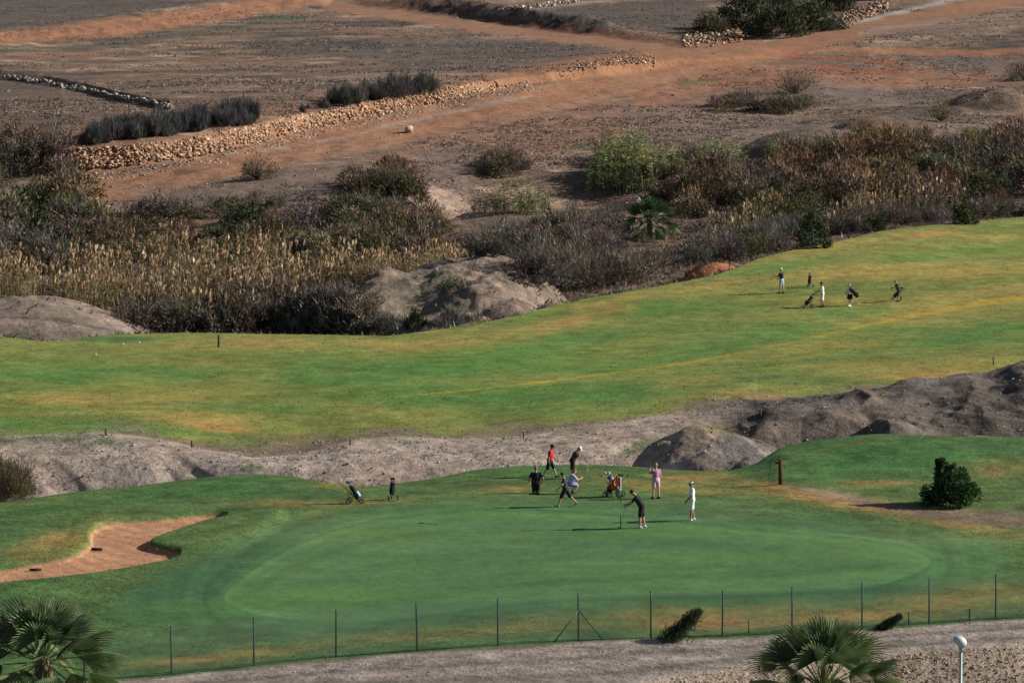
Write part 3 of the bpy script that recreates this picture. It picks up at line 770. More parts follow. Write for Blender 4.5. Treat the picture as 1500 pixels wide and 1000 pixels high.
# a small library of shrubs for the thickets
LIB = {}
def lib(key, fn, n=5):
    LIB[key] = [merge(fn()) for _ in range(n)]
lib('grey', lambda: [shrub_cloud(680, 1.5, 1.9, GREY, .34, .075, 22, .6, cr=.30), twig_cloud(36, 1.3, 1.9, WOOD)])
lib('greyfine', lambda: [shrub_cloud(640, 1.5, 1.8, GREY, .42, .045, 22, .8, cr=.30), twig_cloud(70, 1.3, 2.0, GREY, .04)])
lib('brown', lambda: [shrub_cloud(700, 1.5, 1.8, BROWN, .3, .08, 22, .5, cr=.30), twig_cloud(30, 1.3, 1.8, WOOD)])
lib('rust', lambda: [shrub_cloud(760, 1.6, 2.2, BROWN, .32, .075, 24, .7, top=RUST, cr=.30), twig_cloud(40, 1.4, 2.1, WOOD)])
lib('olive', lambda: [shrub_cloud(760, 1.6, 1.8, OLIVE, .26, .09, 22, .4, cr=.30)])
lib('dark', lambda: [shrub_cloud(800, 1.6, 1.9, DARK, .26, .12, 22, .4, cr=.30)])
lib('sage', lambda: [shrub_cloud(420, 1.0, 1.2, SAGE, .5, .05, 12, 1.2)])

def cane_clump(n, R, H, pal):
    """upright canes with long arching leaves"""
    a = rng.uniform(0, 2 * math.pi, n); r = R * np.sqrt(rng.random(n))
    b = np.stack([np.cos(a) * r, np.sin(a) * r, np.zeros(n)], 1)
    h = H * rng.uniform(0.4, 1.1, n) * (1.1 - .45 * (r / R) ** 2)
    up = unit(np.stack([rng.normal(0, .12, n), rng.normal(0, .12, n), np.ones(n)], 1))
    out = [leaves(b, up, h, np.full(n, .06), pick(pal, n))]
    m = 12
    t = rng.uniform(0.2, 1.0, (n, m))
    P = (b[:, None, :] + up[:, None, :] * (h[:, None] * t)[..., None]).reshape(-1, 3)
    d = unit(rng.normal(size=(n * m, 3)) * np.array([1, 1, .35]) + np.array([0, 0, .45]))
    out.append(leaves(P, d, rng.uniform(.3, .65, n * m), np.full(n * m, .075), pick(pal, n * m)))
    V, C, s = merge(out)
    return V, C, 3
lib('canes', lambda: [cane_clump(26, 1.1, 2.4, LIME)])
SLATE = [(.075, .075, .075, 3), (.055, .055, .055, 2), (.11, .105, .095, 1)]
lib('tallgrass', lambda: [twig_cloud(190, 0.8, 1.9, SLATE, .05), shrub_cloud(160, .8, 1.7, SLATE, .6, .05, 9, 2.0)])

def shift(p, dx, dy):
    return p[0] + np.array([dx, dy, 0]), p[1], p[2]

def poly_samples(poly, n):
    p = np.array(poly); out = []
    lo, hi = p.min(0), p.max(0)
    while len(out) < n:
        q = lo + rng.random((n * 2, 2)) * (hi - lo)
        ok = inside(poly, q[:, 0], q[:, 1])
        out += list(q[ok])
    return out[:n]

def thicket(name, label, zones):
    """scrub that reads as one mass; zones: (outline of the feet in the photograph, how many, [(kind, weight)], smallest, largest, least distance)"""
    Vs, Cs, Ss = [], [], []
    for poly, n, kinds, s0, s1, dmin in zones:
        ks = [k for k, _ in kinds]; w = np.array([x for _, x in kinds], float); w /= w.sum()
        for (px, py) in poly_samples(poly, n):
            if (abs(px - 953) < 56 and 300 < py < 400) or (545 < px < 775 and 380 < py < 470) or (608 < px < 715 and 225 < py < 315) or (690 < px < 815 and 280 < py < 350) or (px < 165 and py > 425): continue      # the fan palm stands clear of the scrub
            g = ground_at(px, py, dmin)
            V, C, S_ = random.choice(LIB[ks[rng.choice(len(ks), p=w)]])
            s = rng.uniform(s0, s1)
            Vs.append(rot_scale(V, rng.uniform(0, 6.28), s, s * rng.uniform(.8, 1.15)) + np.array([g.x, g.y, g.z - .08]))
            Cs.append(C * rng.uniform(.65, 1.45) * (1 + rng.uniform(-.12, .12, 3))); Ss.append(S_)
    V, C, S_ = np.concatenate(Vs), np.concatenate(Cs), np.concatenate(Ss)
    me = mesh_from(name, V, np.arange(len(V)), S_, (FOLIAGE,), np.clip(C, .004, .9))
    return link(name, me, kind="stuff", label=label)

thicket("scrub_thicket", "grey and brown scrub covering the slope at the left edge, above the reeds", [
    ([(-40, 215), (70, 200), (110, 290), (150, 330), (170, 400), (-40, 410)], 75, [('grey', 3), ('brown', 3), ('olive', 1.3), ('dark', .5)], .9, 1.9, 250),
    ([(130, 330), (200, 315), (480, 320), (640, 330), (660, 385), (500, 388), (300, 385), (150, 390)], 80, [('grey', 2.5), ('brown', 3), ('olive', 2), ('rust', 1), ('dark', .3)], .6, 1.6, 250),
    ([(480, 290), (560, 250), (620, 255), (650, 320), (640, 370), (500, 360)], 48, [('brown', 3), ('olive', 2), ('grey', 1.5), ('rust', 1)], .9, 1.4, 250),
    ([(200, 305), (300, 300), (470, 285), (480, 320), (260, 330)], 26, [('brown', 2), ('olive', 1), ('grey', 2)], .5, .8, 250)])
thicket("scrub_thicket", "dark grey scrub massed in the ravine beside the pale earth mound, behind the fairway", [
    ([(690, 350), (780, 320), (900, 325), (985, 345), (985, 395), (930, 412), (830, 430), (770, 415), (720, 395)], 92, [('greyfine', 4), ('grey', 4), ('brown', 1)], .95, 1.5, 250),
    ([(640, 340), (700, 325), (830, 320), (980, 320), (980, 345), (760, 352), (690, 365)], 30, [('brown', 2), ('grey', 2), ('rust', 1.2), ('olive', 1)], .6, 1.0, 250),
    ([(165, 430), (180, 420), (420, 405), (640, 395), (680, 372), (690, 400), (500, 430), (300, 455), (180, 460)], 45, [('olive', 3), ('brown', 2), ('grey', 1)], .5, .8, 244),
    ([(190, 478), (260, 455), (420, 450), (520, 452), (540, 470), (530, 488), (380, 486), (200, 486)], 105, [('greyfine', 2.5), ('grey', 3), ('brown', 1.5), ('olive', 1)], .8, 1.5, 244)])
thicket("scrub_thicket", "rust coloured and grey scrub covering the ravine behind the right half of the fairway", [
    ([(950, 280), (1020, 270), (1180, 235), (1330, 225), (1520, 215), (1540, 300), (1300, 310), (1150, 325), (1000, 340)], 135, [('rust', 4.2), ('brown', 2), ('grey', 2), ('olive', 1), ('dark', .3)], .8, 2.0, 270),
    ([(1180, 215), (1280, 205), (1400, 215), (1540, 190), (1540, 230), (1300, 240), (1200, 240)], 60, [('rust', 2.5), ('brown', 2), ('grey', 2)], .7, 1.15, 270),
    ([(1040, 350), (1150, 330), (1300, 315), (1420, 308), (1540, 300), (1540, 318), (1400, 322), (1250, 342), (1120, 372), (1000, 398)], 90, [('greyfine', 4), ('sage', 1.2), ('grey', 2)], .7, 1.1, 276),
    ([(690, 235), (780, 222), (800, 250), (720, 258)], 13, [('brown', 3), ('grey', 2)], .7, 1.1, 270),
    ([(1050, 150), (1130, 150), (1220, 160), (1130, 168), (1060, 168)], 16, [('grey', 2), ('brown', 2)], .7, 1.2, 300)])
thicket("cane_thicket", "yellow green canes growing above the ravine, behind the fan palm", [
    ([(865, 245), (900, 225), (960, 235), (950, 275), (890, 280)], 30, [('canes', 1)], .9, 1.3, 270),
    ([(950, 235), (1090, 222), (1190, 215), (1200, 235), (1080, 250), (960, 262)], 34, [('canes', 2), ('sage', 1), ('grey', 1)], .6, 1.0, 270)])
thicket("tall_grass", "tall dry grey grass standing in a long strip on top of the stone terrace wall", [
    ([(110, 206), (200, 190), (300, 178), (365, 168), (375, 182), (280, 196), (190, 206), (120, 216)], 140, [('tallgrass', 1)], .9, 1.35, 345),
    ([(480, 150), (560, 136), (630, 126), (640, 135), (570, 146), (500, 156)], 70, [('tallgrass', 1)], .8, 1.3, 345),
    ([(440, 160), (500, 150), (500, 156), (440, 166)], 8, [('tallgrass', 1)], .4, .7, 345)])
thicket("sage_clump", "pale grey green spiky plants along the back edge of the fairway", [
    ([(640, 476), (690, 464), (735, 458), (735, 468), (690, 474), (650, 482)], 12, [('sage', 1)], .7, 1.0, 244),
    ([(430, 484), (520, 480), (620, 478), (600, 488), (500, 490), (430, 490)], 18, [('sage', 1)], .8, 1.1, 244)])

# reeds with pale plumes on the ravine floor
def reeds(name, label, spots, hmin, hmax):
    n = len(spots)
    b = np.array(spots)
    up = unit(np.stack([rng.normal(0, .09, n), rng.normal(0, .09, n), np.ones(n)], 1))
    h = rng.uniform(hmin, hmax, n) * np.interp(b[:, 0] / b[:, 1], [col_of(420), col_of(560), col_of(700)], [1, .78, .5]) ** (1.0 if name == 'reed_bed' and b[:, 0].min() < -20 else 0.0) * (0.5 + 0.72 * vnoise(b[:, 0] / 2.6, b[:, 1] / 2.6, 5))
    parts = [leaves(b, up, h, np.full(n, .05), pick(STALK, n))]
    m = 7
    t = rng.uniform(0.1, .9, (n, m))
    P = (b[:, None, :] + up[:, None, :] * (h[:, None] * t)[..., None]).reshape(-1, 3)
    d = unit(rng.normal(size=(n * m, 3)) * np.array([1, 1, .5]) * .7 + np.array([0, 0, .7]))
    parts.append(leaves(P, d, rng.uniform(.25, .5, n * m), np.full(n * m, .06), pick(STALK, n * m)))
    pl = np.where(rng.random(n) < .5)[0]; q = 5
    tipp = (b + up * h[:, None])[pl]
    P = np.repeat(tipp, q, axis=0) - np.repeat(up[pl], q, axis=0) * rng.uniform(.02, .22, (len(pl) * q, 1))
    d = unit(rng.normal(size=(len(P), 3)) * .13 + np.array([0.10, 0, 1]))
    tint = np.repeat(rng.uniform(.7, 1.15, (len(pl), 1)), q, axis=0)
    parts.append(leaves(P, d, rng.uniform(.35, .6, len(P)), np.full(len(P), .22), pick(STRAW, len(P)) * tint, True))
    link(name, soup_mesh(name, parts), kind="stuff", label=label)
spots = []
for px in rng.uniform(-60, 690, 4300):
    cz = np.interp(px, PXS, W3[0])
    lo, hi = np.interp(px, [-60, 150, 300, 540, 690], [30, 26, 21, 28, 40]), np.interp(px, [-60, 150, 300, 540, 690], [36, 44, 46, 47, 46])
    y = cz + rng.uniform(lo, hi)
    x = col_of(px) * y
    if float(vnoise(np.array([x / 2.1]), np.array([y / 2.1]), 9)[0]) < rng.uniform(.12, .52): continue
    spots.append((x, y, float(height(x, y)) - .05))
reeds("reed_bed", "straw coloured reeds with pale feathery plumes filling the ravine left of the earth mound", spots, 2.2, 3.7)
spots = []
for poly, n in [([(1030, 345), (1120, 325), (1130, 340), (1050, 365)], 90), ([(1180, 345), (1260, 320), (1330, 305), (1420, 300), (1420, 310), (1260, 335), (1200, 352)], 150), ([(1255, 300), (1295, 295), (1295, 305), (1260, 308)], 45)]:
    for px, py in poly_samples(poly, n):
        g = ground_at(px, py, 270); spots.append((g.x, g.y, g.z))
reeds("reed_bed", "loose pale reeds mixed with grey scrub behind the dark bushes on the right fairway edge", spots, 1.7, 2.6)

# single shrubs and bushes that stand out
def stem_mesh(n, R, H, w=.07):
    return soup_mesh("stem", [twig_cloud(n, R, H, WOOD, w)])

def bush(name, label, cat, px, py, dmin, foliage, stem, group=None, sink=.06):
    g = ground_at(px, py, dmin)
    t = thing(name, label, cat, (g.x, g.y, g.z - sink), 0, group)
    link("foliage", soup_mesh("foliage", foliage), t)
    link("stem", stem_mesh(*stem), t)
    return t
def sc_(n, R, H, pal, **k): return [shrub_cloud(n, R, H, pal, **k)]
bush("shrub", "lone rounded grey green shrub standing on the bare edge of the red track", "shrub", 377, 263, 300, [shrub_cloud(1200, 1.75, 2.3, OLIVE + GREY, ll=.4, lw=.055, clumps=17, up=.7), twig_cloud(110, 1.7, 2.5, GREY, .045)], (40, .9, 1.3))
bush("shrub", "bright green bush at the lower right of the scrub on the left edge", "shrub", 103, 318, 270, sc_(1300, 1.7, 2.3, [(.06, .10, .03, 2), (.085, .13, .04, 1), (.04, .065, .025, 1)], ll=.3, lw=.08, clumps=18), (25, 1, 1.6))
bush("shrub", "olive green bush with yellow tint at the foot of the red track bank", "shrub", 238, 322, 280, sc_(1100, 1.75, 1.9, OLIVE + [(.12, .10, .03, 1)], ll=.3, lw=.07, clumps=16), (25, 1, 1.4))
bush("shrub", "tall brown shrub with bare top above the eroded gully, left of the pale spoil", "shrub", 575, 285, 280, [shrub_cloud(1500, 2.3, 3.6, BROWN + OLIVE, ll=.4, lw=.055, clumps=22, up=.8), twig_cloud(110, 1.6, 4.0, BROWN, .05)], (40, 1.4, 2.6))
bush("shrub", "dark green bush low in the scrub under the tall brown shrub", "shrub", 512, 322, 280, sc_(1400, 2.6, 2.5, DARK + OLIVE, ll=.34, lw=.085, clumps=20), (25, 1.4, 1.6))
bush("shrub", "brown leafless shrub casting a dark shadow on the bare slope above the bright canes", "shrub", 742, 246, 300, [shrub_cloud(1100, 2.6, 2.3, BROWN + GREY, ll=.45, lw=.045, clumps=18, up=.9), twig_cloud(110, 2.4, 2.6, BROWN, .045)], (40, 1.4, 1.8))
bush("cane_clump", "bright yellow green cane clump lit by the sun left of the palm", "cane", 750, 312, 280, [cane_clump(50, 1.6, 3.3, LIME), shift(cane_clump(45, 1.5, 2.6, LIME), 2.0, .3), shift(cane_clump(40, 1.6, 2.3, LIME + SAGE), -2.0, -.2)], (10, .8, .8))
bush("cane_clump", "tall cane clump with yellow leaves at the head of the ravine, above the fan palm", "cane", 905, 282, 280, [cane_clump(46, 1.6, 4.4, LIME + [(.2, .17, .05, 1)]), shift(cane_clump(40, 1.7, 3.2, LIME + SAGE), 1.9, -.6), shift(cane_clump(34, 1.5, 3.0, LIME), -2.0, .4)], (10, .8, .8))
bush("cane_clump", "pale green cane clump at the top of the rust scrub, right of the tall canes", "cane", 1040, 248, 280, [cane_clump(40, 1.5, 3.8, LIME + SAGE), shift(cane_clump(34, 1.5, 2.9, SAGE + LIME), 2.1, .2), shift(cane_clump(30, 1.3, 2.6, LIME + SAGE), -1.9, 0)], (10, .8, .8))
bush("cane_clump", "small grey green cane tuft among the rust scrub, below the spoil bank", "cane", 1188, 228, 280, [cane_clump(60, 1.5, 2.6, SAGE + LIME)], (10, .6, .8))
bush("shrub", "large grey leafless shrub directly right of the earth mound behind the fairway", "shrub", 862, 423, 262, [shrub_cloud(2000, 3.1, 3.3, GREY, ll=.45, lw=.04, clumps=26, up=.8), twig_cloud(220, 2.8, 3.6, GREY, .04)], (50, 1.8, 2.2))
bush("shrub", "grey leafless shrub standing left of the largest grey one, at the mound's right end", "shrub", 790, 405, 262, [shrub_cloud(1500, 2.6, 2.9, GREY, ll=.45, lw=.04, clumps=22, up=.8), twig_cloud(150, 2.4, 3.1, GREY, .04)], (50, 1.6, 2.0))
bush("shrub", "grey leafless shrub at the right end of the grey thicket, near the orange soil", "shrub", 940, 398, 266, [shrub_cloud(1500, 2.5, 2.8, GREY + BROWN, ll=.45, lw=.04, clumps=22, up=.8), twig_cloud(150, 2.3, 3.1, GREY, .04)], (50, 1.6, 2.0))
bush("shrub", "dark green rounded bush, the largest one along the back edge of the right fairway", "shrub", 1192, 362, 278, sc_(1700, 1.35, 2.9, DARK, ll=.28, lw=.10, clumps=26, cr=.36), (20, .7, 1.8))
bush("shrub", "small green bush at the fairway edge between two darker bushes", "shrub", 1287, 338, 285, sc_(1100, .95, 1.8, OLIVE + DARK, ll=.26, lw=.09, clumps=18), (20, .5, 1.0))
bush("shrub", "dark green upright bush near the right end of the fairway's back edge", "shrub", 1415, 327, 290, sc_(1400, 1.0, 2.5, DARK + OLIVE, ll=.26, lw=.10, clumps=18), (20, .5, 1.4))
bush("shrub", "sprawling olive green bush beside the reeds, left of the largest dark bush", "shrub", 1112, 372, 276, sc_(1200, 1.5, 2.4, OLIVE + [(.12, .12, .04, .8)], ll=.3, lw=.07, clumps=18), (25, .8, 1.4))
bush("shrub", "small bright green bush at the fairway's back edge below the brown mound", "shrub", 608, 478, 243, sc_(900, .85, 1.3, [(.05, .09, .03, 2), (.035, .06, .022, 1.5)], ll=.26, lw=.08, clumps=14), (15, .4, .7))
bush("shrub", "low green creeper patch lying on the top of the brown mound", "shrub", 675, 420, 258, sc_(900, 1.9, .6, [(.075, .095, .04, 2), (.10, .10, .06, 1), (.05, .06, .03, 1)], ll=.25, lw=.06, clumps=22), (10, .5, .3))
bush("shrub", "brown green bush hiding the left end of the pale gravel bank", "shrub", 12, 730, 183, [shrub_cloud(6500, 1.55, 3.0, BROWN + OLIVE, ll=.24, lw=.035, clumps=30, up=.9, cr=.36), twig_cloud(160, 1.2, 3.2, BROWN, .025)], (60, .8, 2.2, .04))
bush("shrub", "bare brown shrub beside the mounds on the upper right, left of the others", "shrub", 1085, 158, 320, [shrub_cloud(700, 1.8, 1.9, BROWN + GREY, ll=.4, lw=.05, clumps=15, up=.8)], (30, 1, 1.4))
bush("shrub", "large dark shrub crowning the grey spoil mounds below the upper track", "shrub", 1165, 138, 320, [shrub_cloud(1200, 3.0, 2.8, GREY + BROWN, ll=.45, lw=.05, clumps=22, up=.8), twig_cloud(120, 2.6, 3.0, GREY, .05)], (40, 1.4, 2))
bush("shrub", "pale brown shrub on bare ground right of the grey spoil mounds", "shrub", 1378, 178, 330, [shrub_cloud(800, 2.2, 2.4, BROWN + OLIVE, ll=.4, lw=.05, clumps=16, up=.8), twig_cloud(80, 2, 2.6, BROWN, .04)], (30, 1, 1.6))
bush("shrub", "dark shrub cut by the right edge of the picture beside the upper track", "shrub", 1500, 118, 380, sc_(1200, 2.6, 3.0, DARK + GREY, ll=.4, lw=.08, clumps=20), (30, 1.2, 1.8))
bush("shrub", "brown green rounded tree at the left end of the dark grove on the upper edge", "shrub", 1045, 48, 430, sc_(2600, 2.3, 3.3, OLIVE + BROWN, ll=.45, lw=.13, clumps=28), (30, 1.2, 2))
for i, (px, py, R, H, lab) in enumerate([
        (1095, 42, 4.0, 5.2, "dark green tree of the hilltop grove standing next to the brown rounded one"),
        (1140, 54, 4.2, 5.0, "widest dark green tree in the middle of the hilltop grove, reaching furthest down"),
        (1188, 46, 4.0, 4.6, "dark green tree at the right end of the hilltop grove, beside the stone heap"),
        (1215, 14, 3.8, 4.2, "dark green tree at the very top edge above the stone heap"),
        (1130, 18, 4.6, 4.6, "dark green tree at the back of the hilltop grove, on the picture's upper edge"),
        (1290, -2, 3.2, 3.2, "small dark tree above the pale roadside strip on the upper edge")]):
    bush("tree", lab, "tree", px, py, 420, sc_(3800, R, H, DARK + OLIVE + [(.085, .085, .075, 3)], ll=.6, lw=.18, clumps=40, cr=.34), (30, 1.6, 2.6), "trees of the hilltop grove")

# the dark bush on the right apron and two wind blown bushes by the fence
bush("bush", "dense dark green bush standing alone on the turf right of the putting green", "bush", 1392, 740, 150,
     [shrub_cloud(9000, 1.26, 2.0, [(.025, .058, .02, 2), (.042, .095, .03, 1.4), (.07, .145, .042, .6)], ll=.14, lw=.08, clumps=95, up=.3, cr=.20, base=.22), twig_cloud(16, .8, 1.3, WOOD, .03),
      tuple(x if i else x + np.array([-.40, 0, 1.62]) for i, x in enumerate(shrub_cloud(700, .34, .72, [(.018, .042, .015, 2), (.03, .07, .022, 1)], ll=.12, lw=.08, clumps=8, up=.6)))], (20, .4, 1.2, .05))
def blown(label, px, py, L, H, lean):
    n = 2600
    t = rng.random(n) ** .8
    wd = (0.46 * (1 - t) ** .7 + .15) * H
    P = np.stack([t * L + rng.normal(0, .5, n) * wd * .6, rng.normal(0, .5, n) * wd, t * H * .92 + rng.normal(0, .3, n) * wd * .8], 1)
    P[:, 2] = np.abs(P[:, 2]) + .02
    d = unit(np.array([lean, 0, .8]) + rng.normal(size=(n, 3)) * .45)
    bush("bush", label, "bush", px, py, 120, [leaves(P, d, rng.uniform(.12, .26, n), np.full(n, .035), pick([(.035, .052, .024, 2), (.045, .065, .026, 1), (.018, .026, .014, 1)], n))], (14, .35 * L, .6 * H, .04))
blown("wind bent dark green bush leaning right behind the fence, the larger of two", 978, 938, 1.05, 1.15, .75)
blown("small wind bent dark bush leaning right at the fence foot, right of the fan palm", 1287, 921, .7, .5, .9)

# fan palms
def fan_frond(az, el, Lp, Lb, droop, pal, tipcol, fold=.5, segs=25):
    """one pleated fan leaf split into pointed segments, on a stalk"""
    d = np.array([math.cos(az) * math.cos(el), math.sin(az) * math.cos(el), math.sin(el)])
    side = np.array([-math.sin(az), math.cos(az), 0.0])
    nrm = np.cross(d, side) * -1.0
    roll = rng.normal(0, .35); side, nrm = side * math.cos(roll) + nrm * math.sin(roll), nrm * math.cos(roll) - side * math.sin(roll)
    V, C = [], []
    hub = d * Lp + np.array([0, 0, -.10 * Lp * math.cos(el)])
    base = pick(pal, 1, .15)[0]
    pc = base * .9 + np.array([.05, .05, .01])
    for s_ in (side, nrm):
        V += [np.zeros(3) - s_ * .03, np.zeros(3) + s_ * .03, hub + s_ * .012, np.zeros(3) - s_ * .03, hub + s_ * .012, hub - s_ * .012]; C += [pc] * 6
    for k in range(segs):
        f = (k / (segs - 1) * 2 - 1)
        th = f * math.radians(74)
        dth = math.radians(74) / segs * .92
        L = Lb * (1 - .30 * f * f) * rng.uniform(.9, 1.05)
        def pt(a, r, up=0.0):
            q = d * math.cos(a) + side * math.sin(a)
            cup = fold * abs(math.sin(a))
            return hub + q * r + nrm * (up + cup * r) + np.array([0, 0, -droop * (r / Lb) ** 2.2 * Lb])
        rm = L * .44
        r0, r1 = pt(th, .02), pt(th, L)
        a_, b_, c_ = pt(th - dth, rm, -.02), pt(th, rm, .025), pt(th + dth, rm, -.02)
        a2, c2 = pt(th - dth * .5, L * .78, -.008), pt(th + dth * .5, L * .78, -.008)
        b2 = pt(th, L * .78, .012)
        g = base * rng.uniform(.8, 1.2); tc = g * .5 + np.asarray(tipcol) * .5
        for tri, cols in (((r0, a_, b_), (g, g, g)), ((r0, b_, c_), (g, g, g)), ((a_, a2, b_), (g, g, g)), ((b_, a2, b2), (g, g, g)), ((b_, b2, c2), (g, g, g)), ((b_, c2, c_), (g, g, g)), ((a2, r1, b2), (g, tc, g)), ((b2, r1, c2), (g, tc, g))):
            V += list(tri); C += list(cols)
    return np.array(V), np.array(C), 3

def cyl_rings(pts, radii, n=14):
    """tube through points: (V, quads)"""
    pts = [np.array(p, float) for p in pts]; V, Q = [], []
    for i, p in enumerate(pts):
        t = unit((pts[min(i + 1, len(pts) - 1)] - pts[max(i - 1, 0)])[None])[0]
        a = np.cross(t, [0, 1, 0]) if abs(t[1]) < .9 else np.cross(t, [1, 0, 0])
        a = a / np.linalg.norm(a); b = np.cross(t, a)
        for k in range(n):
            w = 2 * math.pi * k / n
            V.append(p + radii[i] * (a * math.cos(w) + b * math.sin(w)))
    for i in range(len(pts) - 1):
        for k in range(n):
            Q.append((i * n + k, i * n + (k + 1) % n, (i + 1) * n + (k + 1) % n, (i + 1) * n + k))
    Q.append(tuple(range(n))[::-1]); Q.append(tuple(range((len(pts) - 1) * n, len(pts) * n)))
    return V, Q

BARK = plain_mat("palm_bark", (.13, .095, .07), .95, 0, .35, 9)
PALMG = [(.12, .18, .075, 2), (.17, .23, .085, 1.4), (.085, .13, .06, 1)]
def palm(label, loc, H, n, Lp, Lb, elmin, pal=PALMG, tip=(.30, .26, .13), old=0, rtrunk=.24, segs=31, group="fan palms"):
    t = thing("fan_palm", label, "palm", loc, 0, group)
    V, Q = cyl_rings([(0, 0, -.3), (0, 0, .3), (0.02, 0, H * .5), (0, 0, H - .25), (0, 0, H + .15)], [rtrunk * 1.5, rtrunk * 1.2, rtrunk, rtrunk * 1.15, rtrunk * .5])
    link("trunk", mesh_from("trunk", np.array(V), np.concatenate([np.array(q) for q in Q]), np.array([len(q) for q in Q]), (BARK,), smooth=True), t)
    parts = []
    for i in range(n):
        f = (i + .5) / n
        el = math.radians(86) * (1 - f) ** .9 + elmin * f ** 1.0 + rng.normal(0, .07)
        parts.append(fan_frond(i * 2.39996 + rng.normal(0, .15), el, Lp * rng.uniform(.8, 1.15) * (.62 + .5 * f), Lb * rng.uniform(.85, 1.1), .10 + .30 * f, pal if f < 1 - old or rng.random() > .5 else [(.20, .15, .07)], tip, segs=segs))
    V, C, S_ = merge(parts)
    link("crown", mesh_from("crown", V + np.array([0, 0, H]), np.arange(len(V)), S_, (PALMLEAF,), np.clip(C, .005, .9)), t)
    return t
def palm_at(label, px, py, d, **k):
    """crown centre at a pixel and a distance, trunk down to the land"""
    u, kk = ray_of(px, py)
    x, y, z = u * d, d, ZC + kk * d
    g = float(height(x, y))
    return palm(label, (x, y, g), z - g, **k)
palm_at("large fan palm in the lower left corner with twisted fronds and two pale upright spears", 64, 968, 107, n=46, Lp=1.3, Lb=1.3, elmin=math.radians(-40), tip=(.34,.32,.22))
palm_at("large fan palm at the bottom edge left of the street lamp", 1205, 1008, 105, n=46, Lp=1.6, Lb=1.3, elmin=math.radians(-38), old=.12)
g_ = ground_at(953, 348, 275)
palm("lone fan palm with a dark green crown among the scrub behind the fairway", (g_.x, g_.y, g_.z - .3), 1.75, n=52, Lp=1.5, Lb=1.25, elmin=math.radians(-38), pal=[(.05, .095, .04, 2), (.10, .155, .06, 1)], tip=(.26, .28, .15), rtrunk=.3, old=.10, segs=15)

# grass, dry tufts: set on the land's own points so that they take its colour
def tufts(name, label, mask, n, h0, h1, w, per=3, cols=None, tint=(.75, 1.35), var=.2):
    idx = np.where(mask.ravel())[0]
    idx = rng.choice(idx, min(n, len(idx)), replace=False)
    p = V0[idx] + np.stack([rng.normal(0, .1, len(idx)), rng.normal(0, .15, len(idx)), np.full(len(idx), -.01)], 1)
    c = A0[idx] * rng.uniform(*tint, (len(idx), 1))
    P = np.repeat(p, per, axis=0); C = np.repeat(c, per, axis=0)
    if cols is not None:
        f = (rng.random((len(idx), 1)) < .6); C = np.where(np.repeat(f, per, axis=0), np.repeat(pick(cols, len(idx)), per, axis=0), C)
    m = len(P)
    P = P + rng.normal(0, w * .8, (m, 3)) * np.array([1, 1, 0])
    d = unit(np.stack([rng.normal(0, .8, m), rng.normal(0, .8, m), np.ones(m)], 1))
    h = np.repeat(rng.uniform(h0, h1, len(idx)), per) * rng.uniform(.6, 1.2, m)
    link(name, soup_mesh(name, [leaves(P, d, h, np.full(m, w), C * (1 + var * rng.normal(size=(m, 1))).clip(.5, 1.6))]), kind="stuff", label=label)

cellw = ID.ravel()
vis = (PX.ravel() > -40) & (PX.ravel() < 1540) & (PY.ravel() > -20) & (PY.ravel() < 1020)
tufts("rough_turf", "longer turf round the green and along the fence", (cellw == 3) & vis, 34000, .015, .05, .04, tint=(1.3, 1.9), var=.1)
tufts("fairway_turf", "uneven turf of the fairway", (cellw == 1) & vis, 30000, .02, .07, .08, tint=(1.15, 1.75), var=.1)
tufts("bank_weeds", "thin weeds on the gravel bank", (cellw == 4) & vis & (n4.ravel() > .35), 1500, .05, .2, .05, cols=[(.12, .10, .05), (.07, .09, .035)])
tufts("dry_grass", "dry grass tufts covering the hillside field", (cellw == 7) & vis & (nst.ravel() + .6 * n4.ravel() > .0), 24000, .06, .26, .22, cols=[(.15, .12, .10, 3), (.25, .19, .15, 1.2), (.11, .095, .085, 1.2), (.19, .135, .10, 1.5)], tint=(1.05, 1.7), var=.2)
tufts("dry_undergrowth", "dry undergrowth on the ravine floor", (cellw == 6) & vis & (rng.random(bare.size) > bare.ravel() * .93), 13000, .2, .6, .12, cols=[(.11, .092, .08, 3), (.075, .066, .06, 2), (.14, .095, .06, 1)], tint=(.9, 1.5))
# ------------------------------------------------------------------ stones, walls, fence, posts, lamp, flag
_t = (1 + 5 ** .5) / 2
ICO_V = unit(np.array([(-1, _t, 0), (1, _t, 0), (-1, -_t, 0), (1, -_t, 0), (0, -1, _t), (0, 1, _t), (0, -1, -_t), (0, 1, -_t), (_t, 0, -1), (_t, 0, 1), (-_t, 0, -1), (-_t, 0, 1)], float))
ICO_F = np.array([(0, 11, 5), (0, 5, 1), (0, 1, 7), (0, 7, 10), (0, 10, 11), (1, 5, 9), (5, 11, 4), (11, 10, 2), (10, 7, 6), (7, 1, 8), (3, 9, 4), (3, 4, 2), (3, 2, 6), (3, 6, 8), (3, 8, 9), (4, 9, 5), (2, 4, 11), (6, 2, 10), (8, 6, 7), (9, 8, 1)])
BLOCK_V = np.array([(x, y, z) for x in (-.8, .8) for y in (-.8, .8) for z in (-.8, .8)], float)
BLOCK_F = np.array([(0, 1, 3), (0, 3, 2), (4, 6, 7), (4, 7, 5), (0, 4, 5), (0, 5, 1), (2, 3, 7), (2, 7, 6), (0, 2, 6), (0, 6, 4), (1, 5, 7), (1, 7, 3)])
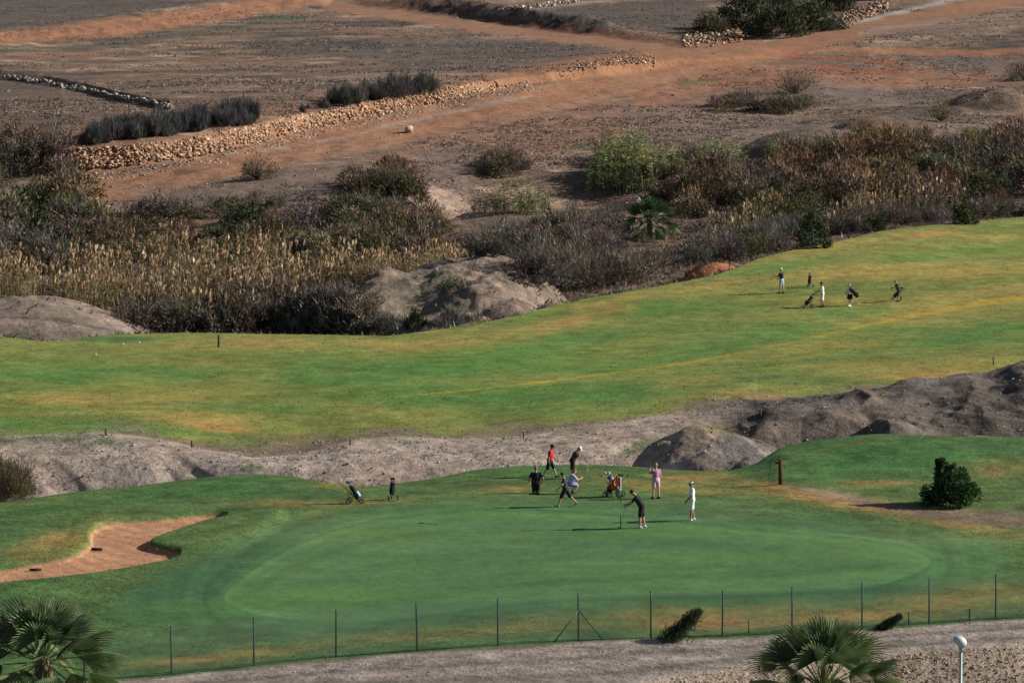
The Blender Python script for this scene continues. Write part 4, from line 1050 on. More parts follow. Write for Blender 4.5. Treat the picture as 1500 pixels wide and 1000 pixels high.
def rocks(name, P, size, pal, flat_=.7, var=.25, block=False):
    """many angular stones at points P in one mesh"""
    n = len(P)
    BV, BF = (BLOCK_V, BLOCK_F) if block else (ICO_V, ICO_F); q = len(BV)
    V = BV[None] * rng.uniform(.65, 1.25, (n, q, 1)) * (np.asarray(size).reshape(-1, 1, 1) * rng.uniform(.6, 1.3, (n, 1, 3)) * np.array([1, 1, flat_]))
    a = rng.uniform(0, 6.28, n); c, s = np.cos(a)[:, None], np.sin(a)[:, None]
    V = np.stack([V[..., 0] * c - V[..., 1] * s, V[..., 0] * s + V[..., 1] * c, V[..., 2]], -1) + np.asarray(P)[:, None, :]
    Fc = BF[None] + (np.arange(n) * q)[:, None, None]
    C = np.repeat(pick(pal, n, var), q, axis=0)
    return mesh_from(name, V.reshape(-1, 3), Fc.ravel(), 3, (STONE,), np.clip(C, .01, .8))
PALE = [(.37, .25, .165, 3), (.30, .18, .11, 2), (.44, .33, .24, 1.2), (.2, .125, .085, 1.2)]
GREYST = [(.26, .22, .19, 3), (.18, .155, .14, 2), (.34, .30, .27, 1)]
def wall_between(px0, px1, n, tmin, tmax, dens=None):
    out = []
    for px in rng.uniform(px0, px1, n):
        t = rng.uniform(tmin, tmax)
        d = np.interp(px, PXS, WB[0]) + t * 1.3 - .12; z = np.interp(px, PXS, WB[1]) + t * np.interp(px, PXS, WALLH)
        x = col_of(px) * d
        if float(vnoise(np.array([x / 1.6]), np.array([t * 2.0 + d / 5]), 33)[0]) < rng.uniform(.0, .62): continue
        out.append((x, d, max(z, float(height(x, d)) + .02) if t < .3 else z))
    return np.array(out)
P = np.concatenate([wall_between(95, 300, 1700, .08, .98), wall_between(300, 560, 2100, .05, 1.0), wall_between(560, 775, 1600, .0, 1.05)])
t = thing("stone_wall", "long dry stone terrace wall of pale ochre rubble beside the wide red track", "wall")
link("rubble", rocks("rubble", P, (.05 + .19 * rng.random(len(P)) ** 2.2), PALE, .6, .3, True), t, kind='stuff')
# fallen stones at the foot of the wall
P = []
for px in rng.uniform(90, 800, 700):
    d = np.interp(px, PXS, WB[0]) - rng.uniform(.2, 5.0) ; x = col_of(px) * d; P.append((x, d, float(height(x, d))))
link("fallen_stones", rocks("fallen_stones", np.array(P), rng.uniform(.06, .2, len(P)), PALE + GREYST), kind="stuff", label="small stones fallen along the foot of the terrace wall")
def stones_along(pts, n, w, dmin, s0, s1, pal, dz=0.0):
    sp = np.array(spline(pts)); out = []
    k = rng.uniform(0, len(sp) - 1.001, n)
    for q in k:
        i = int(q); f = q - i
        px, py = sp[i] * (1 - f) + sp[i + 1] * f
        g = ground_at(px, py + rng.normal(0, w), dmin); out.append((g.x, g.y, g.z + dz * rng.random()))
    return np.array(out), rng.uniform(s0, s1, n)
def stone_thing(name, label, cat, pts, n, w, dmin, s0, s1, pal, dz=.2):
    P, s = stones_along(pts, n, w, dmin, s0, s1, pal, dz)
    t = thing(name, label, cat)
    link("rubble", rocks("rubble", P, s, pal, .7, .3, True), t, kind="stuff")
stone_thing("rubble_wall", "low collapsed wall of grey white stones crossing the dark field on the left", "wall", [(5, 113), (60, 121), (110, 131), (150, 138), (175, 144), (215, 151), (250, 159)], 230, 1.3, 350, .08, .28, [(.30, .255, .21, 2), (.22, .185, .155, 1.5)], .3)
stone_thing("stone_heap", "orange brown heap of loose stones below the left end of the dark grove", "heap", [(1000, 62), (1040, 58), (1085, 54)], 420, 4.5, 400, .08, .27, PALE, .4)
stone_thing("stone_heap", "orange stone heap right of the dark grove, against the pale roadside strip", "heap", [(1232, 30), (1262, 24), (1300, 10)], 340, 4, 420, .08, .28, PALE, .4)
stone_thing("rubble_wall", "broken row of whitish stones near the top edge above the red bank", "wall", [(730, 16), (780, 11), (830, 5), (850, 3)], 170, 1.2, 440, .08, .28, [(.44, .36, .28, 2), (.3, .24, .2, 1)], .3)
stone_thing("stone_heap", "scatter of brown stones on the red bank where the tracks meet", "heap", [(835, 102), (880, 93), (930, 88), (960, 92)], 260, 4, 400, .06, .2, PALE, .1)
g = ground_at(599, 194, 300)
t = thing("boulder", "single pale boulder sitting on the red track", "boulder", (g.x, g.y, g.z + .25))
bm = bmesh.new(); bmesh.ops.create_icosphere(bm, subdivisions=3, radius=.46)
for v in bm.verts:
    k = 1 + .35 * float(fbm(np.array([v.co.x * 3 + v.co.z]), np.array([v.co.y * 3 + v.co.z * 2]), 1.0, 9, 3)[0]); v.co = v.co * k; v.co.z *= .8
me = bpy.data.meshes.new("rock"); bm.to_mesh(me); bm.free(); me.materials.append(plain_mat("boulder_stone", (.46, .36, .27), .95, 0, .25, 6)); link("rock", me, t)
# loose stones: the slope under the service road, the gravel bank, the upper spoil
def scatter_stones(name, label, mask, n, s0, s1, pal, e=2.2):
    idx = np.where(mask.ravel() & vis)[0]; idx = rng.choice(idx, min(n, len(idx)), replace=False)
    P = V0[idx] + np.stack([rng.normal(0, .08, len(idx)), rng.normal(0, .08, len(idx)), np.zeros(len(idx))], 1)
    s = s0 + (s1 - s0) * rng.random(len(idx)) ** e
    link(name, rocks(name, P, s, pal), kind="stuff", label=label)
scatter_stones("rubble_stones", "pale stones covering the slope below the service road", (ID == 10) & (S > LI['E0'] + .2), 6500, .010, .055, [(.34, .265, .205, 3), (.28, .22, .17, 2), (.42, .35, .28, .7)], 2.0)
scatter_stones("road_stones", "small stones on the service road", (ID == 0), 700, .012, .06, GREYST)
scatter_stones("bank_stones", "grey and brown stones covering the gravel bank and the dark mounds", (ID == 4), 7000, .015, .10, [(.27, .22, .185, 4), (.22, .18, .155, 2), (.33, .28, .24, 1)], 3.0)
scatter_stones("field_stones", "small stones scattered over the hillside", (ID == 7) | (ID == 8), 2200, .05, .2, [(.27, .2, .155, 3), (.36, .30, .25, 1), (.18, .13, .1, 2)], 3.0)

# posts and fence
def box(x0, x1, y0, y1, z0, z1):
    return [(x0, y0, z0), (x1, y0, z0), (x1, y1, z0), (x0, y1, z0), (x0, y0, z1), (x1, y0, z1), (x1, y1, z1), (x0, y1, z1)], [(0, 3, 2, 1), (4, 5, 6, 7), (0, 1, 5, 4), (1, 2, 6, 5), (2, 3, 7, 6), (3, 0, 4, 7)]
def solid(name, pieces, mat, parent=None, smooth=True, **kw):
    V, Fc = [], []
    for v, f in pieces:
        o = len(V); V += [tuple(p) for p in v]; Fc += [tuple(i + o for i in q) for q in f]
    me = mesh_from(name, np.array(V), np.concatenate([np.array(q) for q in Fc]), np.array([len(q) for q in Fc]), (mat,), smooth=False)
    if smooth:
        me.polygons.foreach_set("use_smooth", np.array([len(q) == 4 for q in Fc]))
    return link(name, me, parent, **kw)
GREENMETAL = plain_mat("fence_paint", (.035, .075, .07), .5, 0, .25, 12)
WIRE = plain_mat("fence_wire", (.20, .25, .235), .55, .3, .2, 10)
ROPE = plain_mat("rope", (.36, .31, .24), .9, 0, .2, 30)
WOODP = plain_mat("weathered_wood", (.085, .04, .027), .9, 0, .35, 14)
posts = [(118, 1006), (247, 990), (369, 975), (490, 964), (610, 956), (729, 947), (848, 940), (955, 936), (1060, 934), (1163, 929), (1266, 922), (1365, 914), (1463, 909), (1560, 902)]
fp = []
for px, py in posts:
    d = float(np.interp(col_of(px), UC, FE[0])) + .35; x = col_of(px) * d; fp.append(Vector((x, d, float(height(x, d)))))
c0 = sum(fp, Vector()) / len(fp)
fence = thing("chain_link_fence", "tall green metal post and wire fence between the golf turf and the service road", "fence", c0)
HF = 1.68
for p in fp:
    q = p - c0; tl = float(rng.normal(0, .016))
    solid("post", [cyl_rings([q + Vector((0, 0, -.15)), q + Vector((tl, 0, HF))], [.03, .03], 10), cyl_rings([q + Vector((tl, 0, HF)), q + Vector((tl, 0, HF + .03))], [.034, .02], 10)], GREENMETAL, fence)
q = fp[6] - c0
for px in (810, 880):
    b = (fp[6] + (fp[5] - fp[6] if px < 848 else fp[7] - fp[6]).normalized() * .95); b.z = float(height(b.x, b.y)) - .03
    solid("brace", [cyl_rings([q + Vector((0, -.02, HF * .66)), b - c0 + Vector((0, -.02, 0))], [.022, .022], 8)], GREENMETAL, fence)
def flatwire(a, b, r):
    """three sided wire"""
    return cyl_rings([a, b], [r, r], 3)
wv, wq = [], []
def wire(a, b, r):
    v, f = flatwire(a, b, r); o = len(wv); wv.extend(v); wq.extend([tuple(i + o for i in q) for q in f[:3]])
for a, b in zip(fp[:-1], fp[1:]):
    L = (b - a).length; n = int(L / .085)
    for h in (.05, HF * .5, HF - .04):
        wire(a - c0 + Vector((0, -.035, h)), b - c0 + Vector((0, -.035, h)), .0035)
    hh = HF - .09
    for k in range(-int(hh / .085) - 1, n + 1):
        for sgn in (1, -1):
            s0 = k * .085; t0, t1 = s0, s0 + hh
            z0, z1 = 0.05, .05 + hh
            if t0 < 0: z0 += -t0; t0 = 0
            if t1 > L: z1 -= t1 - L; t1 = L
            if t1 - t0 < .02: continue
            if sgn < 0: t0, t1 = L - t0, L - t1
            wire(a.lerp(b, t0 / L) - c0 + Vector((0, -.035, z0)), a.lerp(b, t1 / L) - c0 + Vector((0, -.035, z1)), .0027)
link("wire_mesh", mesh_from("wire_mesh", np.array(wv), np.array(wq).ravel(), 4, (WIRE,)), fence)
# low rope barrier behind it
rp = [ground_at(px, py, 128) for px, py in [(1000, 931), (1097, 926), (1215, 921), (1331, 913), (1420, 908), (1530, 900)]]
c1 = sum(rp, Vector()) / len(rp)
rope = thing("rope_barrier", "low rope barrier on short posts just behind the right half of the fence", "barrier", c1)
for p in rp:
    solid("post", [cyl_rings([p - c1 + Vector((0, 0, -.1)), p - c1 + Vector((0, 0, .46))], [.028, .025], 8)], GREENMETAL, rope)
pts = []
for a, b in zip(rp[:-1], rp[1:]):
    for k in range(10):
        t_ = k / 10; pts.append(a.lerp(b, t_) - c1 + Vector((0, 0, .42 - .24 * 4 * t_ * (1 - t_))))
pts.append(rp[-1] - c1 + Vector((0, 0, .42)))
solid("rope", [cyl_rings(pts, [.011] * len(pts), 6)], ROPE, rope)

def stake(label, px, py, dmin, h, w, col, lean=0.0, group=None):
    g = ground_at(px, py, dmin)
    m = plain_mat("stake_paint", col, .8, 0, .3, 20)
    o = solid("marker_stake", [cyl_rings([(0, 0, -.1), (lean, 0, h * .93), (lean, 0, h)], [w, w, w * .6], 8)], m, None, True, label=label, category="stake")
    o.location = g
stake("dark upright stake standing on the golden back edge of the left fairway", 320, 508, 215, .78, .065, (.04, .055, .055), .03)
stake("small rusty stake on top of the pale bank at far left", 155, 637, 190, .34, .05, (.11, .05, .03))
stake("small brown stake at the fairway edge where the pale bank slopes down", 281, 655, 190, .38, .05, (.09, .045, .025))
stake("small dark red stake on the fairway edge above the middle of the gravel bank", 513, 652, 190, .34, .04, (.12, .04, .03))
stake("small red brown stake above the gravel bank, up and left of the man in red", 767, 641, 190, .34, .04, (.14, .04, .03))
stake("small rusty stake in golden grass beside the large dark mound", 1114, 610, 196, .42, .045, (.16, .07, .03))
stake("thin dark stake on the upper rim of the large dark mound at right", 1455, 535, 205, .5, .035, (.06, .04, .03))
g = ground_at(1143, 709, 150)
t = thing("signpost", "square brown wooden post with a small side arm on the turf right of the green", "post", g)
solid("post", [box(-.085, .085, -.085, .085, -.15, 1.13)], WOODP, t, False)
solid("arm", [box(-.24, -.087, -.035, .035, .93, 1.01)], WOODP, t, False)

# street lamp in front
LAMPG = plain_mat("lamp_paint", (.34, .42, .44), .5, .2, .12, 8)
GLOBE = plain_mat("lamp_globe", (.50, .55, .58), .4, 0, .06, 5, .5)
u, k = ray_of(1408, 940); d = 111.0
top = Vector((u * d, d, ZC + k * d)); base = float(height(top.x, top.y))
lamp = thing("street_lamp", "slim grey street lamp with a pale tilted oval head in the lower right corner", "lamp", (top.x, top.y, base))
hz = top.z - base
solid("pole", [cyl_rings([(0, 0, -.2), (0, 0, .0), (0, 0, 1.2), (0, 0, 1.25), (0, 0, hz - .22)], [.10, .09, .085, .055, .042], 14)], LAMPG, lamp)
bm = bmesh.new(); bmesh.ops.create_uvsphere(bm, u_segments=28, v_segments=16, radius=1.0)
for v in bm.verts:
    x, y, z = v.co
    if z < -.35: z = -.35 - (abs(z) - .35) * .45; 
    v.co = Vector((x * .225, y * .19, z * .18))
bm.transform(Matrix.Translation((-.045, 0, hz + .01)) @ Matrix.Rotation(math.radians(26), 4, 'Y'))
me = bpy.data.meshes.new("lamp_head"); bm.to_mesh(me); bm.free(); me.materials.append(GLOBE)
me.polygons.foreach_set("use_smooth", np.ones(len(me.polygons), bool)); hd = link("lamp_head", me, lamp)
solid("collar", [cyl_rings([(0, 0, hz - .30), (0, 0, hz - .16), (-.01, 0, hz - .08)], [.06, .075, .10], 14)], LAMPG, lamp)

# flagstick in the hole
g = ground_at(909, 773, 140)
flagstick = thing("flagstick", "red and white flagstick with an orange red flag standing in the green's hole", "flag", g)
HP = 2.16
REDP, WHITEP, DARKP = plain_mat("red_paint", (.45, .06, .035), .45), plain_mat("white_paint", (.8, .8, .78), .4, 0, .05), plain_mat("dark_paint", (.03, .03, .035), .5)
for z0, z1, m in ((.0, .52, DARKP), (.52, 1.05, WHITEP), (1.05, 1.42, REDP), (1.42, HP, WHITEP)):
    solid("pole_band", [cyl_rings([(0, 0, z0), (0, 0, z1)], [.017, .017], 10)], m, flagstick)
solid("cup", [cyl_rings([(0, 0, .002), (0, 0, .006)], [.055, .055], 16)], DARKP, flagstick)
FLAGM = plain_mat("flag_cloth", (.62, .10, .03), .8, 0, .12, 8)
fv, ff, nx, nz = [], [], 12, 8
for i in range(nx + 1):
    for j in range(nz + 1):
        a, b = i / nx, j / nz
        fv.append((-.02 - a * .40, .05 * math.sin(a * 9 + b * 2) * a ** .5, HP - .02 - (1 - b) * .40 - a * a * .10 + .03 * math.sin(a * 6)))
for i in range(nx):
    for j in range(nz):
        q = i * (nz + 1) + j; ff.append((q, q + nz + 1, q + nz + 2, q + 1))
fl = solid("flag", [(fv, ff)], FLAGM, flagstick)
sm = fl.modifiers.new("thick", 'SOLIDIFY'); sm.thickness = .006
# the white curved mark on the flag
mark = []
for k in range(9):
    a = math.radians(90 + k * 22.5)
    mark.append((-.215 + .055 * math.cos(a), -.075, HP - .235 + .105 * math.sin(a)))
solid("flag_mark", [cyl_rings(mark, [.012] * 9, 6)], WHITEP, fl)
# ------------------------------------------------------------------ people
def lathe_loft(rings, n=16):
    """rings of (centre, half width vector, half depth vector) -> closed tube"""
    V, Q = [], []
    for c, a, b in rings:
        for k in range(n):
            w = 2 * math.pi * k / n
            V.append(np.asarray(c) + np.asarray(a) * math.cos(w) + np.asarray(b) * math.sin(w))
    for i in range(len(rings) - 1):
        for k in range(n):
            Q.append((i * n + k, i * n + (k + 1) % n, (i + 1) * n + (k + 1) % n, (i + 1) * n + k))
    Q.append(tuple(range(n))[::-1]); Q.append(tuple(range((len(rings) - 1) * n, len(rings) * n)))
    return V, Q

def ball(c, r, rot=None, n=12):
    """ellipsoid"""
    r = np.broadcast_to(np.asarray(r, float), (3,))
    V, Q = [], []
    m = n // 2 + 1
    for i in range(m + 1):
        ph = -math.pi / 2 + math.pi * (i + .02) / (m + .04)
        for k in range(n):
            w = 2 * math.pi * k / n
            V.append(np.array([math.cos(ph) * math.cos(w) * r[0], math.cos(ph) * math.sin(w) * r[1], math.sin(ph) * r[2]]))
    V = np.array(V)
    if rot is not None: V = V @ np.array(rot).T
    V = V + np.asarray(c)
    for i in range(m):
        for k in range(n):
            Q.append((i * n + k, i * n + (k + 1) % n, (i + 1) * n + (k + 1) % n, (i + 1) * n + k))
    Q.append(tuple(range(n))[::-1]); Q.append(tuple(range(m * n, (m + 1) * n)))
    return list(V), Q

def limb(pts, rad, n=12):
    """tapered tube with round ends"""
    out = [cyl_rings(pts, rad, n)]
    for p, r in zip(pts, rad): out.append(ball(p, r, None, n))
    return out

def skin_of(name, pieces, mat, parent, voxel, smooth=4):
    """overlapping pieces fused into one continuous surface"""
    o = solid(name, pieces, mat, parent)
    r = o.modifiers.new("fuse", 'REMESH'); r.mode = 'VOXEL'; r.voxel_size = voxel; r.use_smooth_shade = True
    s = o.modifiers.new("soften", 'SMOOTH'); s.factor = .5; s.iterations = smooth
    return o

MATS = {}
def cloth(c):
    if c not in MATS: MATS[c] = plain_mat("cloth", c, .9, 0, .32, 7, .15)
    return MATS[c]
SKINS = [plain_mat("skin", (.42, .235, .15), .6, 0, .10, 9), plain_mat("skin", (.34, .18, .115), .6, 0, .10, 9), plain_mat("skin", (.50, .29, .20), .6, 0, .10, 9)]
EYEM = plain_mat("eye", (.03, .025, .02), .3, 0, .05)

def Ry(a):      # tilt forward (about +Y): up goes towards +X
    c, s = math.cos(a), math.sin(a); return np.array([[c, 0, s], [0, 1, 0], [-s, 0, c]])
def Rx(a):
    c, s = math.cos(a), math.sin(a); return np.array([[1, 0, 0], [0, c, -s], [0, s, c]])
def Rz(a):
    c, s = math.cos(a), math.sin(a); return np.array([[c, -s, 0], [s, c, 0], [0, 0, 1]])
D2R = math.pi / 180

def person(label, px, py, dmin, hpx, yaw, lean=2, hip=(0, 0), knee=(0, 0), arm=((5, 8, 12), (5, 8, 12)), head=0, headyaw=0, spread=.0, girth=1.0,
           shirt=(.03, .03, .035), sleeve=(.03, .03, .035), legs=(.025, .025, .03), leglen=.85, shoes=(.05, .05, .055), socks=None, hat=None, hathue=(.03, .03, .03),
           hair=(.06, .04, .03), longhair=False, skin=0, curl=35, kneel=False, foot_tilt=(0, 0), skirt=False):
    """facing +X before yaw; angles in degrees; hip forward +, knee bend +, arm = (forward, outward, elbow) for left and right"""
    g = ground_at(px, py, dmin)
    H = hpx * g.y / F; s = H / 1.75
    t = thing("person", label, "person", (g.x, g.y, g.z), yaw * D2R)
    sk = SKINS[skin]
    L = np.array
    thigh, shin = .44 * s, .42 * s
    J = {}
    for i, sd in ((0, 1), (1, -1)):
        hp = L([0, sd * .092 * s, 0]); a = hip[i] * D2R
        dt = Rx(sd * spread) @ L([math.sin(a), 0, -math.cos(a)])
        kn = hp + dt * thigh
        b = (hip[i] - knee[i]) * D2R
        ds = Rx(sd * spread) @ L([math.sin(b), 0, -math.cos(b)])
        an = kn + ds * shin
        J[i] = (hp, kn, an)
    low = min(min(J[i][2][2] - .075 * s, (J[i][1][2] - .06 * s) if kneel else 9) for i in (0, 1))
    if kneel: low = min(J[i][1][2] - .06 * s for i in (0, 1))
    off = L([0, 0, -low])
    if not kneel:
        mx = (J[0][2][0] + J[1][2][0]) / 2; off = off - L([mx, 0, 0])
    J = {i: tuple(p + off for p in J[i]) for i in J}
    pel = off
    R = Ry(lean * D2R)
    def sp(x, y, z): return pel + R @ L([x, y, z]) * s
    def ring(x, z, w, d, rot=R): return (sp(x, 0, z), rot @ L([0, w * s, 0]), rot @ L([d * s, 0, 0]))
    gi = girth
    torso = [ring(0, -.10, .10, .07), ring(0, -.05, .165 * gi, .115 * gi), ring(.005, .04, .165 * gi, .12 * gi), ring(.012 * gi, .14, .15 * gi, .115 * gi), ring(.01, .26, .165 * gi, .12 * gi), ring(0, .36, .18, .115), ring(-.005, .43, .175, .09), ring(-.005, .475, .11, .065), ring(0, .50, .06, .05)]
    torso_shirt = [(c, a * 1.10, b * 1.13) for c, a, b in torso[1:-1]] + [(torso[-1][0] - R @ L([0, 0, .005]) * s, torso[-1][1] * 1.25, torso[-1][2] * 1.3)]
    body = [lathe_loft(torso)]
    shirt_p = [lathe_loft(torso_shirt)]
    hands = []
    sleeves = []
    for i, sd in ((0, 1), (1, -1)):
        sh = sp(0, sd * .185, .435)
        fw, outw, el = arm[i]
        du = Rx(sd * outw * D2R) @ L([math.sin(fw * D2R), 0, -math.cos(fw * D2R)])
        elb = sh + du * .285 * s
        df = Rx(sd * outw * .3 * D2R) @ L([math.sin((fw + el) * D2R), -sd * math.sin(max(0, min(el, 40)) * .35 * D2R), -math.cos((fw + el) * D2R)])
        df = df / np.linalg.norm(df)
        wr = elb + df * .25 * s
        body += limb([sh, sh * .5 + elb * .5, elb], [.052 * s, .049 * s, .040 * s]) + limb([elb, elb * .6 + wr * .4, wr], [.040 * s, .040 * s, .027 * s])
        shirt_p += limb([sp(0, sd * .15, .42), sh, sh * .35 + elb * .65], [.068 * s, .070 * s, .066 * s])
        sleeves.append(limb([sh * .7 + elb * .3, sh * .25 + elb * .75], [.066 * s, .066 * s]))
        # hand: palm, four fingers of unequal length curled towards the palm, thumb from the side
        side = np.cross(df, L([0, 1, 0])); side = side / (np.linalg.norm(side) + 1e-6)      # across the palm (thumb side = +side)
        nrm = np.cross(side, df)
        pc = wr + df * .055 * s
        rot = np.stack([side, nrm, df], 1)
        body.append(ball(pc, L([.040, .018, .055]) * s, rot))
        pin = -sd                                                        # fingers close towards the body
        for k, (o_, ln) in enumerate(zip((.030, .010, -.011, -.030), (.072, .080, .074, .058))):
            b0 = pc + df * .040 * s + side * o_ * s
            c1 = curl * D2R; d1 = df * math.cos(c1) + nrm * pin * math.sin(c1)
            b1 = b0 + d1 * ln * .5 * s
            c2 = c1 * 2.1; d2 = df * math.cos(c2) + nrm * pin * math.sin(c2)
            b2 = b1 + d2 * ln * .5 * s
            body += limb([b0, b1, b2], [.0095 * s, .009 * s, .008 * s], 8)
        tb0 = pc - df * .02 * s + side * .034 * s
        tb1 = tb0 + (side * .8 + df * .6) * .034 * s; tb2 = tb1 + (df * .9 + nrm * pin * .4) * .032 * s
        body += limb([tb0, tb1, tb2], [.012 * s, .010 * s, .009 * s], 8)
        hands.append(wr + df * .09 * s)
        hp, kn, an = J[i]
        body += limb([hp, hp * .5 + kn * .5, kn], [.085 * s, .074 * s, .054 * s]) + limb([kn, kn * .68 + an * .32, an], [.054 * s, .055 * s, .036 * s])
    # neck and head
    nb = sp(.0, 0, .48)
    HR = Ry((lean * .5 + head) * D2R) @ Rz(headyaw * D2R)
    hc = nb + Ry((lean * .8 + head * .3) * D2R) @ L([.02, 0, .10]) * s + HR @ L([.012, 0, .095]) * s
    body += limb([nb - R @ L([0, 0, .04]) * s, hc - HR @ L([.015, 0, .06]) * s], [.058 * s, .052 * s])
    hd = lambda x, y, z: hc + HR @ L([x, y, z]) * s
    body += [ball(hc, L([.094, .076, .112]) * s, HR, 16), ball(hd(.03, 0, -.06), L([.062, .056, .056]) * s, HR), ball(hd(.092, 0, -.015), L([.020, .013, .024]) * s, HR, 8), ball(hd(.074, 0, -.062), L([.022, .026, .012]) * s, HR, 8)]
    for sd in (1, -1): body.append(ball(hd(-.005, sd * .078, -.012), L([.020, .012, .032]) * s, HR, 8))
    # feet inside the shoes
    shoe = []; sock_p = []
    for i in (0, 1):
        hp, kn, an = J[i]
        ft = Ry(foot_tilt[i] * D2R) if not kneel else Ry(70 * D2R)
        heel = an + ft @ L([-.055, 0, -.045]) * s; toe = an + ft @ L([.165, 0, -.052]) * s; midf = an + ft @ L([.05, 0, -.035]) * s
        body += limb([an, midf], [.036 * s, .035 * s])
        shoe.append(limb([heel, midf, toe], [.040 * s, .046 * s, .034 * s]) + limb([an + L([0, 0, .01]) * s, an - L([0, 0, .02]) * s], [.046 * s, .048 * s]))
        sock_p.append(limb([an * .72 + kn * .28, an], [.047 * s, .044 * s]))
    skin_of("body", body, sk, t, .0085 * s, 2)
    for sd in (1, -1):
        solid("eye", [ball(hd(.083, sd * .031, .012), L([.009, .011, .008]) * s, HR, 8)], EYEM, t)
    sh_o = skin_of("shirt", shirt_p, cloth(shirt), t, .014 * s)
    if sleeve != shirt:
        for q in sleeves: skin_of("sleeve", [(list(np.asarray(v)), f) for v, f in q], cloth(sleeve), t, .014 * s)
    # shorts or trousers
    lp = [lathe_loft([(sp(0, 0, -.12), R @ L([0, .155 * s * gi, 0]), R @ L([.115 * s * gi, 0, 0])), (sp(0, 0, -.03), R @ L([0, .186 * s * gi, 0]), R @ L([.138 * s * gi, 0, 0])), (sp(0, 0, .075), R @ L([0, .184 * s * gi, 0]), R @ L([.138 * s * gi, 0, 0]))])]
    if skirt:
        lp.append(lathe_loft([(sp(0, 0, .02), L([0, .185 * s, 0]), L([.14 * s, 0, 0])), (pel + L([.02, 0, -.36]) * s, L([0, .24 * s, 0]), L([.2 * s, 0, 0]))]))
    else:
        for i in (0, 1):
            hp, kn, an = J[i]
            if leglen <= 1: lp += limb([hp, hp * (1 - leglen) + kn * leglen], [.112 * s * gi, .088 * s])
            else: lp += limb([hp, kn, kn * (2 - leglen) + an * (leglen - 1)], [.112 * s * gi, .085 * s, .062 * s])
    skin_of("shorts" if leglen <= 1 else "trousers", lp, cloth(legs), t, .014 * s)
    for i in (0, 1):
        if socks: skin_of("sock", sock_p[i], cloth(socks), t, .010 * s)
        skin_of("shoe", shoe[i], cloth(shoes), t, .010 * s)
    # hair and headgear
    hp_ = [ball(hd(-.014, 0, .022), L([.094, .083, .105]) * s, HR, 16)]
    if longhair: hp_.append(ball(hd(-.055, 0, -.06), L([.055, .07, .10]) * s, HR))
    if hair:
        ho = skin_of("hair", hp_, cloth(hair), t, .012 * s)
    if hat:
        cp = [ball(hd(-.008, 0, .055), L([.105, .092, .085]) * s, HR, 16)] if hat == 'cap' else [lathe_loft([(hd(0, 0, .035), HR @ L([0, .093 * s, 0]), HR @ L([.108 * s, 0, 0])), (hd(0, 0, .085), HR @ L([0, .090 * s, 0]), HR @ L([.103 * s, 0, 0]))])]
        if hat == 'hat': cp = [ball(hd(-.005, 0, .055), L([.105, .094, .09]) * s, HR, 16), lathe_loft([(hd(0, 0, .028), HR @ L([0, .15 * s, 0]), HR @ L([.165 * s, 0, 0])), (hd(0, 0, .042), HR @ L([0, .14 * s, 0]), HR @ L([.155 * s, 0, 0]))])]
        else: cp.append(lathe_loft([(hd(.105, 0, .034), HR @ L([0, .068 * s, 0]), HR @ L([.085 * s, 0, 0])), (hd(.105, 0, .046), HR @ L([0, .066 * s, 0]), HR @ L([.083 * s, 0, 0]))]))
        skin_of("cap" if hat != 'visor' else "visor", cp, cloth(hathue), t, .010 * s, 2)
    M = Matrix.Translation(g) @ Matrix.Rotation(yaw * D2R, 4, 'Z')
    return t, [M @ Vector(h) for h in hands], s

STEEL = plain_mat("club_steel", (.30, .31, .33), .35, .8, .08, 8)
GRIP = plain_mat("club_grip", (.02, .02, .022), .8)
def club(label, a, b, headlen=.11, group=None):
    """grip end a, head end b"""
    t = thing("golf_club", label, "golf club", a, 0, group)
    a_, b_ = np.zeros(3), np.array(b - a); d = b_ / np.linalg.norm(b_)
    solid("grip", [cyl_rings([a_ - d * .02, a_ + d * .26], [.014, .011], 8)], GRIP, t)
    solid("shaft", [cyl_rings([a_ + d * .26, b_], [.0075, .006], 8)], STEEL, t)
    h = np.array([math.copysign(headlen, d[0] if abs(d[0]) > .05 else 1), 0, 0])
    solid("head", [ball(b_ + h * .35 + np.array([0, 0, .012]), (headlen * .6, .022, .020), None, 10)], STEEL, t)
    return t

BLK, CHAR, WHT = (.018, .018, .022), (.045, .048, .055), (.72, .72, .72)
person("stocky grey haired person all in black, hands on hips, left of the man in red", 785, 722, 150, 55, 92, lean=3, hip=(0, 0), knee=(92, 92), arm=((-18, 34, 62), (-18, 34, 62)), kneel=True, girth=1.22,
       shirt=BLK, sleeve=BLK, legs=(.022, .022, .026), leglen=1.9, hair=(.16, .14, .125), head=4)
_, hR, _ = person("man in a red shirt and black shorts walking right at the green's back edge", 805, 699, 150, 52, -8, lean=6, hip=(24, -14), knee=(6, 18), arm=((22, 6, 16), (-12, 6, 14)), shirt=(.52, .02, .035), sleeve=(.52, .02, .035),
       legs=BLK, leglen=.95, hat='cap', hathue=BLK, shoes=(.10, .10, .11), socks=None, head=10, foot_tilt=(-12, 14))
_, hB, sB = person("man in black with a white cap bending his head over the putter he holds", 838, 701, 150, 52, -6, lean=24, hip=(4, -2), knee=(6, 4), arm=((34, 2, 40), (30, 2, 42)), shirt=CHAR, sleeve=CHAR, legs=BLK, leglen=.9, hat='cap', hathue=(.75, .75, .74), head=34, girth=1.12, curl=55)
m_ = (hB[0] + hB[1]) / 2; e_ = m_ + Vector((.22, -.05, 0)); e_.z = float(height(e_.x, e_.y)) + .02
club("putter held upright by the bending man in the white cap", m_ + Vector((-.02, 0, .07)), e_)
